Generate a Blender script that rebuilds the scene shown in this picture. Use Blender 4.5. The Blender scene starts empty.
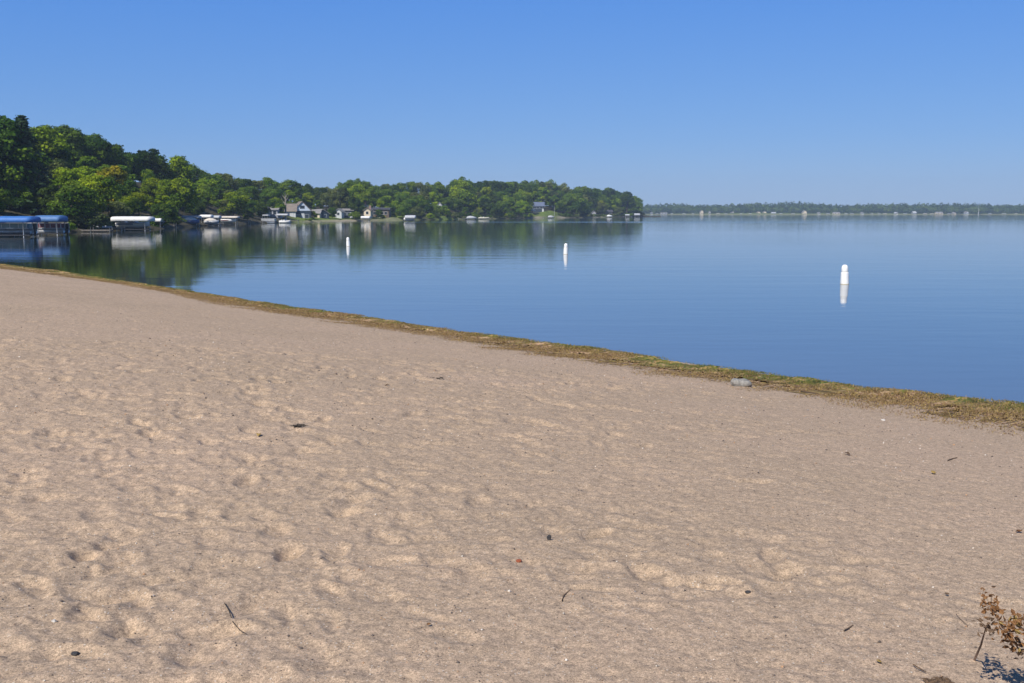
import bpy, math, random
import numpy as np
from mathutils import Vector, Matrix

random.seed(7)
RNG = np.random.default_rng(11)
scene = bpy.context.scene
COL = scene.collection
R = math.radians

# ------------------------------------------------------------------ camera geometry
F = 1027.0                      # focal length in pixels of a 1024 px wide frame
H = 3.0                         # lens above the water
PITCH = math.atan((341.5 - 212.9) / F)
CP, SP = math.cos(PITCH), math.sin(PITCH)

def ray(px, py):
    a, b = px - 512.0, 341.5 - py
    return Vector((a, F * CP + b * SP, -F * SP + b * CP))

def at_z(px, py, z=0.0):        # point of the horizontal plane z seen at a pixel
    d = ray(px, py)
    t = (z - H) / d.z
    return Vector((d.x * t, d.y * t, z))

def at_y(px, py, Y):            # point of the vertical plane y=Y seen at a pixel
    d = ray(px, py)
    t = Y / d.y
    return Vector((d.x * t, Y, H + d.z * t))

def x_of(px, Y):
    return at_y(px, 213.0, Y).x

def px_of(X, Y, z=0.0):
    dep = Y * CP + (H - z) * SP
    v = Y * SP + (z - H) * CP
    return 512 + F * X / dep, 341.5 - F * v / dep

SUN_AZ = R(29)                  # sun stands behind the camera, this much to the left
SUN_EL = R(44)

# ------------------------------------------------------------------ helpers
def link(o, parent=None):
    COL.objects.link(o)
    if parent is not None:
        o.parent = parent
    return o

def mesh_np(name, verts, faces, mat, parent=None, smooth=False):
    verts = np.asarray(verts, dtype=np.float32).reshape(-1, 3)
    faces = np.asarray(faces, dtype=np.int32)
    n, k = faces.shape
    me = bpy.data.meshes.new(name)
    me.vertices.add(len(verts)); me.vertices.foreach_set('co', verts.ravel())
    me.loops.add(n * k); me.loops.foreach_set('vertex_index', faces.ravel())
    me.polygons.add(n)
    me.polygons.foreach_set('loop_start', np.arange(0, n * k, k, dtype=np.int32))
    me.update(calc_edges=True)
    if smooth:
        me.polygons.foreach_set('use_smooth', np.ones(n, dtype=bool))
    if mat is not None:
        me.materials.append(mat)
    o = bpy.data.objects.new(name, me)
    return link(o, parent)

class MB:
    """collects solids and builds them as one mesh"""
    def __init__(self):
        self.v = []; self.f = []
    def add(self, vs, fs):
        b = len(self.v)
        self.v += [tuple(p) for p in vs]
        self.f += [tuple(i + b for i in q) for q in fs]
        return self
    def box(self, x0, x1, y0, y1, z0, z1):
        vs = [(x0,y0,z0),(x1,y0,z0),(x1,y1,z0),(x0,y1,z0),(x0,y0,z1),(x1,y0,z1),(x1,y1,z1),(x0,y1,z1)]
        return self.add(vs, [(0,3,2,1),(4,5,6,7),(0,1,5,4),(1,2,6,5),(2,3,7,6),(3,0,4,7)])
    def tube(self, pts, rads, n=8, cap=True):
        pts = [Vector(p) for p in pts]
        if not hasattr(rads, '__len__'): rads = [rads] * len(pts)
        b = len(self.v)
        for i, p in enumerate(pts):
            t = (pts[min(i+1, len(pts)-1)] - pts[max(i-1, 0)]).normalized()
            ref = Vector((0,0,1)) if abs(t.z) < .9 else Vector((1,0,0))
            u = t.cross(ref).normalized(); w = t.cross(u)
            for k in range(n):
                a = 2*math.pi*k/n
                self.v.append(tuple(p + (u*math.cos(a) + w*math.sin(a))*rads[i]))
        for i in range(len(pts)-1):
            for k in range(n):
                k2 = (k+1) % n
                self.f.append((b+i*n+k, b+i*n+k2, b+(i+1)*n+k2, b+(i+1)*n+k))
        if cap:
            self.f.append(tuple(b+k for k in range(n)))
            self.f.append(tuple(b+(len(pts)-1)*n+k for k in reversed(range(n))))
        return self
    def lathe(self, prof, n=24, cx=0, cy=0):
        b = len(self.v)
        for r, z in prof:
            for k in range(n):
                a = 2*math.pi*k/n
                self.v.append((cx+r*math.cos(a), cy+r*math.sin(a), z))
        for i in range(len(prof)-1):
            for k in range(n):
                k2 = (k+1) % n
                self.f.append((b+i*n+k, b+i*n+k2, b+(i+1)*n+k2, b+(i+1)*n+k))
        self.f.append(tuple(b+k for k in reversed(range(n))))
        self.f.append(tuple(b+(len(prof)-1)*n+k for k in range(n)))
        return self
    def loft(self, secs, close=True, caps=True):
        """secs: list of equal-length point rings"""
        b = len(self.v); m = len(secs[0])
        for s in secs: self.v += [tuple(p) for p in s]
        for i in range(len(secs)-1):
            for k in range(m if close else m-1):
                k2 = (k+1) % m
                self.f.append((b+i*m+k, b+i*m+k2, b+(i+1)*m+k2, b+(i+1)*m+k))
        if caps:
            self.f.append(tuple(b+k for k in reversed(range(m))))
            self.f.append(tuple(b+(len(secs)-1)*m+k for k in range(m)))
        return self
    def build(self, name, mat, parent=None, smooth=False, bevel=0):
        me = bpy.data.meshes.new(name)
        me.from_pydata(self.v, [], self.f)
        me.validate(); me.update()
        if mat is not None: me.materials.append(mat)
        if smooth:
            me.polygons.foreach_set('use_smooth', np.ones(len(me.polygons), dtype=bool))
        o = bpy.data.objects.new(name, me)
        link(o, parent)
        if bevel:
            m = o.modifiers.new('bevel', 'BEVEL'); m.width = bevel; m.segments = 2; m.limit_method = 'ANGLE'
        return o

def tag(o, label=None, cat=None, group=None, kind=None):
    if label: o['label'] = label
    if cat: o['category'] = cat
    if group: o['group'] = group
    if kind: o['kind'] = kind
    return o

def thing(name, label, cat, loc=(0,0,0), rz=0.0, group=None, scale=1.0):
    o = bpy.data.objects.new(name, None)
    o.empty_display_size = .3
    COL.objects.link(o)
    o.location = loc; o.rotation_euler = (0, 0, rz); o.scale = (scale,)*3
    return tag(o, label, cat, group)

def dup(root, loc, rz, scale, label, group, color=None):
    r = root.copy(); COL.objects.link(r)
    r.location = loc; r.rotation_euler = (0, 0, rz); r.scale = scale
    r['label'] = label
    if group: r['group'] = group
    for ch in list(root.children):
        c = ch.copy(); COL.objects.link(c); c.parent = r
        if color and c.name.startswith('crown'): c.color = color
        for g in ch.children:
            d = g.copy(); COL.objects.link(d); d.parent = c
    return r

# ------------------------------------------------------------------ materials
class NT:
    def __init__(self, name):
        self.m = bpy.data.materials.new(name); self.m.use_nodes = True
        self.t = self.m.node_tree; self.n = self.t.nodes
        for x in list(self.n): self.n.remove(x)
        self.out = self.n.new('ShaderNodeOutputMaterial')
    def node(self, typ, ins=None, **kw):
        x = self.n.new(typ)
        for k, v in kw.items(): setattr(x, k, v)
        for k, v in (ins or {}).items():
            if isinstance(v, bpy.types.NodeSocket): self.t.links.new(v, x.inputs[k])
            else: x.inputs[k].default_value = v
        return x
    def l(self, a, b): self.t.links.new(a, b)
    def mapping(self, scale=(1,1,1), rot=(0,0,0), coord='Object'):
        tc = self.node('ShaderNodeTexCoord')
        return self.node('ShaderNodeMapping', {'Vector': tc.outputs[coord], 'Scale': scale, 'Rotation': rot}).outputs[0]
    def noise(self, scale, detail=3, rough=.55, vec=None, dist=0):
        ins = {'Scale': scale, 'Detail': detail, 'Roughness': rough, 'Distortion': dist}
        if vec is not None: ins['Vector'] = vec
        return self.node('ShaderNodeTexNoise', ins).outputs['Fac']
    def ramp(self, fac, stops, interp='LINEAR'):
        x = self.node('ShaderNodeValToRGB', {'Fac': fac})
        cr = x.color_ramp; cr.interpolation = interp
        while len(cr.elements) > 1: cr.elements.remove(cr.elements[-1])
        cr.elements[0].position = stops[0][0]; cr.elements[0].color = (*stops[0][1], 1)
        for p, c in stops[1:]:
            e = cr.elements.new(p); e.color = (*c, 1)
        return x.outputs[0]
    def mix(self, fac, a, b, mode='MIX'):
        x = self.node('ShaderNodeMix', data_type='RGBA', blend_type=mode)
        for i, v in ((0, fac), (6, a), (7, b)):
            if isinstance(v, bpy.types.NodeSocket): self.l(v, x.inputs[i])
            elif i == 0: x.inputs[0].default_value = v
            else: x.inputs[i].default_value = (*v, 1)
        return x.outputs[2]
    def math(self, op, a, b=0.0, c=0.0, clamp=False):
        x = self.node('ShaderNodeMath', operation=op); x.use_clamp = clamp
        for i, v in enumerate((a, b, c)):
            if isinstance(v, bpy.types.NodeSocket): self.l(v, x.inputs[i])
            else: x.inputs[i].default_value = v
        return x.outputs[0]
    def bump(self, h, dist, strength=1.0, normal=None):
        ins = {'Height': h, 'Distance': dist, 'Strength': strength}
        if normal is not None: ins['Normal'] = normal
        return self.node('ShaderNodeBump', ins).outputs[0]
    def principled(self, color, rough=.6, normal=None, **kw):
        p = self.node('ShaderNodeBsdfPrincipled')
        def s(k, v):
            if isinstance(v, bpy.types.NodeSocket): self.l(v, p.inputs[k])
            else: p.inputs[k].default_value = v
        s('Base Color', color if isinstance(color, bpy.types.NodeSocket) else (*color, 1))
        s('Roughness', rough)
        for k, v in kw.items(): s(k.replace('_', ' '), v)
        if normal is not None: self.l(normal, p.inputs['Normal'])
        self.l(p.outputs[0], self.out.inputs['Surface'])
        return p

def worn(name, col, rough=.55, var=.18, scale=2.0, bump=.004, metallic=0.0):
    """painted / woven / wooden surface with uneven tone"""
    t = NT(name)
    v = t.mapping((1,1,1))
    n = t.noise(scale, 5, .6, v)
    dark = tuple(c*(1-var) for c in col); light = tuple(min(1, c*(1+var*.6)) for c in col)
    c = t.ramp(n, [(.3, dark), (.7, light)])
    b = t.bump(t.noise(scale*9, 3, .6, v), bump)
    t.principled(c, rough, b, Metallic=metallic)
    return t.m

M = {}
M['white_canvas'] = worn('white canvas', (.80,.80,.78), .7)
M['beige_canvas'] = worn('beige canvas', (.66,.60,.52), .7)
M['grey_canvas'] = worn('grey canvas', (.50,.52,.55), .7)
M['blue_canvas'] = worn('blue canvas', (.045,.17,.50), .6, .15)
M['slate_canvas'] = worn('slate blue canvas', (.08,.19,.42), .6, .15)
M['white_hull'] = worn('white gelcoat', (.78,.78,.76), .25, .06)
M['grey_hull'] = worn('grey hull', (.42,.44,.46), .35, .12)
M['teal_hull'] = worn('teal panel', (.18,.30,.34), .35, .12)
M['blue_hull'] = worn('blue hull', (.04,.09,.26), .3, .1)
M['maroon'] = worn('maroon panel', (.16,.04,.05), .4, .1)
M['cream_hull'] = worn('cream hull', (.62,.58,.46), .35, .08)
M['aluminium'] = worn('dull aluminium', (.62,.63,.64), .4, .12, metallic=.6)
M['dark_metal'] = worn('dark metal', (.03,.03,.035), .45, .2)
M['black_plastic'] = worn('black plastic', (.015,.015,.018), .4, .2)
M['dock_wood'] = worn('weathered dock boards', (.27,.24,.21), .8, .3, 3)
M['glass'] = worn('window glass', (.03,.04,.055), .08, .2, 1.0, 0.0)
M['white_paint'] = worn('white paint', (.56,.58,.60), .55, .08)
M['pale_siding'] = worn('pale blue siding', (.55,.63,.76), .6, .08)
M['cream_siding'] = worn('cream siding', (.72,.62,.46), .6, .1)
M['blue_siding'] = worn('dark blue siding', (.022,.038,.062), .6, .15)
M['green_siding'] = worn('green siding', (.13,.2,.15), .6, .15)
M['brown_siding'] = worn('brown siding', (.12,.085,.06), .65, .2)
M['grey_siding'] = worn('grey siding', (.34,.35,.38), .65, .15)
M['tan_shingle'] = worn('tan shingle', (.23,.195,.16), .8, .25, 1.2)
M['pale_shingle'] = worn('pale shingle', (.27,.26,.25), .8, .2, 1.2)
M['slate_shingle'] = worn('slate blue shingle', (.13,.16,.24), .75, .2, 1.2)
M['dark_shingle'] = worn('dark shingle', (.06,.06,.07), .8, .25, 1.2)
M['brick'] = worn('chimney brick', (.30,.2,.16), .85, .25, 3)
M['buoy'] = worn('white buoy plastic', (.86,.86,.84), .35, .05, 3.0, .002)
M['buoy_band'] = worn('worn buoy seam', (.55,.50,.38), .6, .2, 4)

def m_bark(name, col):
    t = NT(name)
    v = t.mapping((1,1,.18))
    n = t.noise(14, 6, .65, v)
    c = t.ramp(n, [(.3, tuple(x*.5 for x in col)), (.7, tuple(x*1.3 for x in col))])
    t.principled(c, .9, t.bump(n, .03))
    return t.m
M['bark'] = m_bark('bark', (.11,.085,.065))
M['pale_bark'] = m_bark('pale bark', (.27,.245,.20))
M['dry_stem'] = m_bark('dry stem', (.14,.09,.065))

def m_leaf(name):
    t = NT(name)
    oi = t.node('ShaderNodeObjectInfo')
    at = t.node('ShaderNodeAttribute', attribute_name='tint', attribute_type='GEOMETRY')
    geo = t.node('ShaderNodeNewGeometry')
    f1 = t.math('MULTIPLY_ADD', at.outputs['Fac'], 1.1, .5)
    f2 = t.math('MULTIPLY_ADD', geo.outputs['Random Per Island'], .7, .65)
    k = t.math('MULTIPLY', f1, f2)
    kk = t.node('ShaderNodeCombineColor', {'Red': k, 'Green': k, 'Blue': k}).outputs[0]
    c = t.mix(1.0, oi.outputs['Color'], kk, 'MULTIPLY')
    hs = t.node('ShaderNodeHueSaturation', {'Color': c, 'Saturation': 1.05, 'Value': 1.0})
    t.l(t.math('MULTIPLY_ADD', at.outputs['Fac'], -.05, .525), hs.inputs['Hue'])
    p = t.principled(hs.outputs[0], .55, None)
    p.inputs['Specular IOR Level'].default_value = .12
    tr = t.node('ShaderNodeBsdfTranslucent', {'Color': hs.outputs[0]})
    mx = t.node('ShaderNodeMixShader', {0: .28, 1: p.outputs[0], 2: tr.outputs[0]})
    t.l(mx.outputs[0], t.out.inputs['Surface'])
    return t.m
M['leaf'] = m_leaf('foliage')

def m_sand():
    t = NT('beach sand')
    v = t.mapping()
    big = t.noise(.35, 4, .55, v)
    mid = t.noise(5.0, 5, .6, v)
    fine = t.noise(95, 3, .7, v)
    grit = t.noise(330, 2, .7, v)
    speck = t.noise(26, 9, .78, v)
    c = t.ramp(big, [(.30, (.416,.311,.211)), (.5, (.441,.328,.224)), (.70, (.465,.344,.239))])
    c = t.mix(.6, c, t.ramp(mid, [(.30, (.44,.44,.445)), (.5, (.5,.5,.5)), (.72, (.545,.545,.545))]), 'OVERLAY')
    c = t.mix(.9, c, t.ramp(speck, [(.32, (.24,.245,.26)), (.5, (.5,.5,.5)), (.66, (.68,.675,.67))]), 'OVERLAY')
    c = t.mix(.8, c, t.ramp(fine, [(.3, (.23,.23,.24)), (.5, (.5,.5,.5)), (.72, (.74,.735,.73))]), 'OVERLAY')
    c = t.mix(.9, c, t.ramp(grit, [(.3, (.16,.16,.17)), (.5, (.5,.5,.5)), (.72, (.82,.81,.80))]), 'OVERLAY')
    # coarse grains: pale shell flecks and dark mineral ones
    vo = t.node('ShaderNodeTexVoronoi', {'Vector': v, 'Scale': 75.0})
    d, rc = vo.outputs['Distance'], vo.outputs['Color']
    sep = t.node('ShaderNodeSeparateColor', {'Color': rc})
    near = t.math('LESS_THAN', d, .33)
    lightm = t.math('MULTIPLY', near, t.math('GREATER_THAN', sep.outputs['Red'], .93))
    darkm = t.math('MULTIPLY', near, t.math('LESS_THAN', sep.outputs['Red'], .08))
    c = t.mix(t.math('MULTIPLY', lightm, .6), c, (.62,.56,.48))
    c = t.mix(t.math('MULTIPLY', darkm, .65), c, (.16,.13,.11))
    h = t.math('ADD', t.math('MULTIPLY', fine, .10), t.math('MULTIPLY', speck, .34))
    b = t.bump(h, .012, .8)
    b = t.bump(grit, .0007, .8, b)
    t.principled(c, .92, b, Specular_IOR_Level=.2)
    return t.m
M['sand'] = m_sand()

SHORE_MEAN = (at_z(0, 264.5), at_z(1024, 406))
def m_water():
    t = NT('lake water')
    tc = t.node('ShaderNodeTexCoord')
    P = tc.outputs['Object']
    rot = R(12)
    vA = t.node('ShaderNodeMapping', {'Vector': P, 'Scale': (.22, 1.0, 1), 'Rotation': (0,0,rot)}).outputs[0]
    vB = t.node('ShaderNodeMapping', {'Vector': P, 'Scale': (.4, 1.0, 1), 'Rotation': (0,0,-rot*1.5)}).outputs[0]
    n1 = t.noise(.42, 2, .5, vA)       # long low swell
    n2 = t.noise(1.7, 2, .5, vB)       # ripples
    n3 = t.noise(6.0, 2, .5, vB)
    # calm and ruffled areas
    vP = t.node('ShaderNodeMapping', {'Vector': P, 'Scale': (.35, 1.0, 1)}).outputs[0]
    patch = t.noise(.014, 3, .5, vP)
    ruf = t.node('ShaderNodeMapRange', {'Value': patch, 'From Min': .38, 'From Max': .66, 'To Min': .35, 'To Max': 1.5}).outputs[0]
    # a cat's paw of wind off the wooded point
    q = at_z(640, 222.0)
    sub = t.node('ShaderNodeVectorMath', {0: P, 1: (q.x, q.y, 0)}, operation='SUBTRACT').outputs[0]
    sc = t.node('ShaderNodeVectorMath', {0: sub, 1: (1/190, 1/34, 0)}, operation='MULTIPLY').outputs[0]
    ln = t.node('ShaderNodeVectorMath', {0: sc}, operation='LENGTH').outputs['Value']
    paw = t.node('ShaderNodeMapRange', {'Value': ln, 'From Min': .7, 'From Max': 1.05, 'To Min': 1.0, 'To Max': 0.0}).outputs[0]
    ruf = t.math('ADD', ruf, t.math('MULTIPLY', paw, 7.0))
    h = t.math('ADD', t.math('MULTIPLY', n1, .015), t.math('MULTIPLY', n2, .0048))
    h = t.math('ADD', h, t.math('MULTIPLY', n3, .0012))
    h = t.math('MULTIPLY', h, ruf)
    b = t.bump(h, 1.0, 1.0)
    # sandy bottom shows pale through the shallows beside the beach
    a0, a1 = SHORE_MEAN
    nn = Vector((-(a1.y-a0.y), a1.x-a0.x)).normalized()
    if nn.y < 0: nn = -nn
    dsh = t.node('ShaderNodeVectorMath', {0: t.node('ShaderNodeVectorMath', {0: P, 1: (a0.x, a0.y, 0)}, operation='SUBTRACT').outputs[0], 1: (nn.x, nn.y, 0)}, operation='DOT_PRODUCT').outputs['Value']
    shal = t.math('EXPONENT', t.math('MULTIPLY', t.math('MAXIMUM', dsh, 0.0), -1/12.0))
    sepx = t.node('ShaderNodeSeparateXYZ', {0: P}).outputs['X']
    off_reflection = t.node('ShaderNodeMapRange', {'Value': sepx, 'From Min': -24.0, 'From Max': -8.0}).outputs[0]     # darker green towards the wood: its reflection is put into the body colour
    colr = t.mix(shal, t.mix(off_reflection, (.016,.031,.026), (.034,.062,.085)), t.mix(off_reflection, (.022,.030,.016), (.095,.125,.165)))
    p = t.principled(colr, .04, b, IOR=1.42)
    return t.m
M['water'] = m_water()

def m_terrain():
    t = NT('wooded ground')
    v = t.mapping()
    at = t.node('ShaderNodeAttribute', attribute_name='cover', attribute_type='GEOMETRY')
    sep = t.node('ShaderNodeSeparateColor', {'Color': at.outputs['Color']})
    n = t.noise(.35, 6, .65, v)
    n2 = t.noise(2.5, 4, .6, v)
    soil = t.ramp(n2, [(.3, (.035,.032,.022)), (.7, (.075,.07,.04))])
    lawn = t.ramp(n, [(.3, (.10,.15,.025)), (.6, (.16,.22,.04)), (.75, (.22,.23,.07))])
    sand = t.ramp(n, [(.3, (.30,.26,.19)), (.7, (.42,.36,.27))])
    c = t.mix(sep.outputs['Red'], soil, lawn)
    c = t.mix(sep.outputs['Green'], c, sand)
    t.principled(c, .95, t.bump(n2, .15), Specular_IOR_Level=.1)
    return t.m
M['terrain'] = m_terrain()

def m_weed():
    t = NT('stranded lake weed')
    at = t.node('ShaderNodeAttribute', attribute_name='wcol', attribute_type='GEOMETRY')
    n = t.noise(30, 4, .65, t.mapping())
    c = t.mix(.8, at.outputs['Color'], t.ramp(n, [(.3, (.33,.33,.33)), (.55, (.5,.5,.5)), (.75, (.62,.62,.62))]), 'OVERLAY')
    t.principled(c, .8, t.bump(n, .02), Specular_IOR_Level=.25)
    return t.m
M['weed'] = m_weed()

def m_vcol(name, rough=.8):
    t = NT(name)
    at = t.node('ShaderNodeAttribute', attribute_name='wcol', attribute_type='GEOMETRY')
    n = t.noise(60, 3, .6, t.mapping())
    c = t.mix(.6, at.outputs['Color'], t.ramp(n, [(.3, (.36,.36,.36)), (.7, (.62,.62,.62))]), 'OVERLAY')
    t.principled(c, rough, None)
    return t.m
M['pebble'] = m_vcol('mixed beach pebbles', .75)

def m_rock(name, a, b, scale=8):
    t = NT(name)
    v = t.mapping()
    n = t.noise(scale, 7, .65, v)
    t.principled(t.ramp(n, [(.3, a), (.5, tuple((x+y)/2 for x, y in zip(a, b))), (.68, b)]), .85, t.bump(n, .03))
    return t.m
M['grey_rock'] = m_rock('grey fieldstone', (.13,.13,.125), (.40,.38,.34), 14)
M['red_stone'] = m_rock('red stone', (.30,.07,.03), (.48,.14,.06), 40)
M['dark_stone'] = m_rock('dark stone', (.03,.03,.035), (.09,.085,.085), 40)
M['pale_stone'] = m_rock('pale stone', (.55,.5,.44), (.78,.74,.68), 40)
M['rust_leaf'] = m_rock('dry rust leaf', (.22,.09,.03), (.46,.24,.09), 60)
M['yellow_leaf'] = m_rock('dry yellow leaf', (.38,.24,.06), (.6,.42,.14), 60)
M['brown_leaf'] = m_rock('dry brown leaf', (.13,.08,.045), (.29,.185,.11), 60)
M['dark_weed'] = m_rock('dry dark weed', (.025,.022,.02), (.10,.08,.06), 60)

def add_color(o, name, cols, domain='FACE'):
    a = o.data.attributes.new(name, 'FLOAT_COLOR', domain)
    c = np.ones((len(cols), 4), dtype=np.float32); c[:, :3] = cols
    a.data.foreach_set('color', c.ravel())

# ------------------------------------------------------------------ beach: shoreline, height field
shore_px = [(0,264.5),(60,271.5),(120,281.0),(180,290.0),(256,302.0),(300,308.5),(350,314.5),(430,327.5),(512,339),(600,350),
            (690,363.5),(768,374.5),(870,388.5),(950,397),(1024,406)]
SH = np.array([at_z(x, y)[:2] for x, y in shore_px])
dl = (SH[0]-SH[2]); dl /= np.linalg.norm(dl)
dr = (SH[-1]-SH[-4]); dr /= np.linalg.norm(dr)
SHORE = np.vstack([SH[0]+dl*400, SH[0]+dl*60, SH, SH[-1]+dr*40, SH[-1]+dr*400])

def shore_dist(X, Y):
    """signed distance to the waterline (positive on the sand) and arc length along it"""
    X = np.asarray(X, dtype=np.float64); Y = np.asarray(Y, dtype=np.float64)
    best = np.full(X.shape, 1e18); sd = np.zeros(X.shape); arc = np.zeros(X.shape)
    acc = 0.0
    for i in range(len(SHORE)-1):
        a, b = SHORE[i], SHORE[i+1]
        e = b-a; L = np.linalg.norm(e); t = e/L
        rx, ry = X-a[0], Y-a[1]
        u = np.clip((rx*t[0]+ry*t[1])/L, 0, 1)
        dx, dy = rx-u*e[0], ry-u*e[1]
        d2 = dx*dx+dy*dy
        m = d2 < best
        cr = t[0]*ry - t[1]*rx            # camera side is negative for this direction
        best = np.where(m, d2, best)
        sd = np.where(m, -np.sign(cr)*np.sqrt(d2), sd)
        arc = np.where(m, acc+u*L, arc)
        acc += L
    return sd, arc
s0 = shore_dist(np.array([0.0]), np.array([0.0]))[0][0]
if s0 < 0:
    _sd = shore_dist
    def shore_dist(X, Y):
        a, b = _sd(X, Y); return -a, b
    s0 = -s0

def base_z(s):
    s = np.asarray(s)
    q = np.maximum(s, 0)
    up = .045*np.minimum(q, 3) + 1.22*(1-np.exp(-(q/9.5)**1.7)) + .003*q
    dn = np.maximum(-.10*np.maximum(-s, 0), -2.0)
    return np.where(s > 0, up, dn)

# churned-sand detail on a regular grid (2.5 cm), sampled by the beach mesh
GX0, GX1, GY0, GY1, GS = -34.0, 24.0, 1.0, 63.0, .025
gnx, gny = int((GX1-GX0)/GS), int((GY1-GY0)/GS)
def band_noise(l0, l1, seed, ax=1.0, ang=0.0):
    r = np.random.default_rng(seed)
    w = np.fft.rfft2(r.standard_normal((gny, gnx)).astype(np.float32))
    fy = np.fft.fftfreq(gny, GS)[:, None]; fx = np.fft.rfftfreq(gnx, GS)[None, :]
    c, s = math.cos(ang), math.sin(ang)
    f = np.sqrt(((fx*c+fy*s)*ax)**2 + (-fx*s+fy*c)**2)
    g = np.exp(-.5*((np.log(np.maximum(f, 1e-6))-math.log(1/math.sqrt(l0*l1)))/(math.log(l1/l0)/2))**2)
    out = np.fft.irfft2(w*g, s=(gny, gnx)).astype(np.float32)
    return out/out.std()
nA = band_noise(.17, .42, 1, 1.4, R(25))
nB = band_noise(.07, .16, 2, 1.2, R(-20))
nC = band_noise(.9, 2.4, 3)
nD = band_noise(3.0, 9.0, 4)
nE = band_noise(.05, .10, 6, 1.1)
pit = np.clip((nA-.35)/1.7, 0, 1); pit = pit*pit*(3-2*pit)
detail = -.0095*pit + .0021*nB + .0013*nE + .0022*nC
# footprints and scuffs
r = np.random.default_rng(21)
for i in range(9000):
    near = r.random() < .55
    if near: cx, cy = r.uniform(-8, 8), r.uniform(2.5, 16)
    else: cx, cy = r.uniform(GX0+1, GX1-1), r.uniform(GY0+1, GY1-1)
    L, Wd = r.uniform(.10, .17), r.uniform(.055, .085)
    a = r.normal(R(40), .9)
    dep = r.uniform(.004, .016)*(1.0 if r.random() < .9 else 2.2)
    n = int(.42/GS)
    ix, iy = int((cx-GX0)/GS), int((cy-GY0)/GS)
    x0, x1, y0, y1 = max(ix-n, 0), min(ix+n, gnx), max(iy-n, 0), min(iy+n, gny)
    if x1-x0 < 4 or y1-y0 < 4: continue
    yy, xx = np.mgrid[y0:y1, x0:x1]
    lx = (xx*GS+GX0-cx); ly = (yy*GS+GY0-cy)
    u = (lx*math.cos(a)+ly*math.sin(a))/L; v = (-lx*math.sin(a)+ly*math.cos(a))/Wd
    v = v + .25*u*u*r.uniform(-1, 1)
    q = np.sqrt(u*u+v*v)
    patch = -dep/(1+np.exp((q-1)*8)) + dep*.22*np.exp(-((q-1.4)/.35)**2)*(1+.6*u)
    detail[y0:y1, x0:x1] += patch.astype(np.float32)
# fresh, deeper prints in the near left of the beach
for i in range(110):
    cx, cy = r.uniform(-3.6, .9), r.uniform(3.4, 9.5)
    if i > 70: cx, cy = r.uniform(-7, 2.5), r.uniform(8, 18)
    L, Wd = r.uniform(.10, .16), r.uniform(.045, .075); a = r.normal(R(125), .5); dep = r.uniform(.012, .028)
    n = 17; ix, iy = int((cx-GX0)/GS), int((cy-GY0)/GS)
    yy, xx = np.mgrid[iy-n:iy+n, ix-n:ix+n]
    lx = xx*GS+GX0-cx; ly = yy*GS+GY0-cy
    u = (lx*math.cos(a)+ly*math.sin(a))/L; v = (-lx*math.sin(a)+ly*math.cos(a))/Wd + .35*u*u*r.uniform(-1, 1)
    q = np.sqrt(u*u+v*v)*(1+.12*np.sin(3*np.arctan2(v, u)+i))
    detail[iy-n:iy+n, ix-n:ix+n] += (-dep*np.clip(.75-.5*v, .1, 1.2)/(1+np.exp((q-1)*11)) + dep*.3*np.exp(-((q-1.4)/.3)**2)).astype(np.float32)
# how trampled the sand is: the right-hand side lies smoother
gx = (np.arange(gnx)*GS+GX0)[None, :]; gy = (np.arange(gny)*GS+GY0)[:, None]
edge = gx - (.25 + (gy-4)*.20) + .7*nD
smooth_k = 1/(1+np.exp(edge*1.1))
detail = detail*(.15+.85*smooth_k) + .0007*nB*(1-smooth_k)+.0005*nE*(1-smooth_k)

def sample_detail(X, Y):
    fx = (X-GX0)/GS; fy = (Y-GY0)/GS
    ok = (fx > 1) & (fx < gnx-3) & (fy > 1) & (fy < gny-3)
    fx = np.clip(fx, 1, gnx-3); fy = np.clip(fy, 1, gny-3)
    ix = fx.astype(int); iy = fy.astype(int); tx = fx-ix; ty = fy-iy
    d = (detail[iy, ix]*(1-tx)*(1-ty)+detail[iy, ix+1]*tx*(1-ty)+detail[iy+1, ix]*(1-tx)*ty+detail[iy+1, ix+1]*tx*ty)
    return np.where(ok, d, 0)

def ground_z(X, Y):
    s, _ = shore_dist(X, Y)
    fade = np.clip((s-.4)/1.6, 0, 1)
    return base_z(s) + sample_detail(np.asarray(X), np.asarray(Y))*fade

def gz(x, y):
    return float(ground_z(np.array([x]), np.array([y]))[0])

def on_sand(px, py, up=0.0):
    """point of the ray that lies `up` above the sand"""
    z = 1.0
    for _ in range(25):
        p = at_z(px, py, z); z = .5*z+.5*(gz(p.x, p.y)+up)
    return at_z(px, py, z)

ang_in = np.linspace(R(-33), R(33), 900)
ang_out = np.linspace(R(33), R(327), 90)[1:-1]
ang = np.concatenate([ang_in, ang_out])
rad = np.exp(np.linspace(math.log(.6), math.log(3.0), 40))[:-1]
rad = np.concatenate([rad, np.exp(np.linspace(math.log(3.0), math.log(75), 800)), np.array([90, 110, 140, 180, 230.])])
AA, RR = np.meshgrid(ang, rad)
BX, BY = RR*np.sin(AA), RR*np.cos(AA)
BZ = ground_z(BX, BY)
na, nr = len(ang), len(rad)
i0 = (np.arange(nr-1)[:, None]*na + np.arange(na)[None, :]); i1 = (np.arange(nr-1)[:, None]*na + (np.arange(na)[None, :]+1) % na)
quads = np.stack([i0, i0+na, i1+na, i1], -1).reshape(-1, 4)
vs = np.stack([BX, BY, BZ], -1).reshape(-1, 3)
sand = mesh_np('sand_beach', vs, quads, M['sand'], smooth=True)
tag(sand, kind='structure')
cap = MB(); cap.add([(rad[0]*math.sin(a), rad[0]*math.cos(a), gz(rad[0]*math.sin(a), rad[0]*math.cos(a))) for a in np.linspace(0, 2*math.pi, 24, endpoint=False)], [tuple(range(24))])
tag(cap.build('sand_patch', M['sand']), kind='structure')

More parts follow.
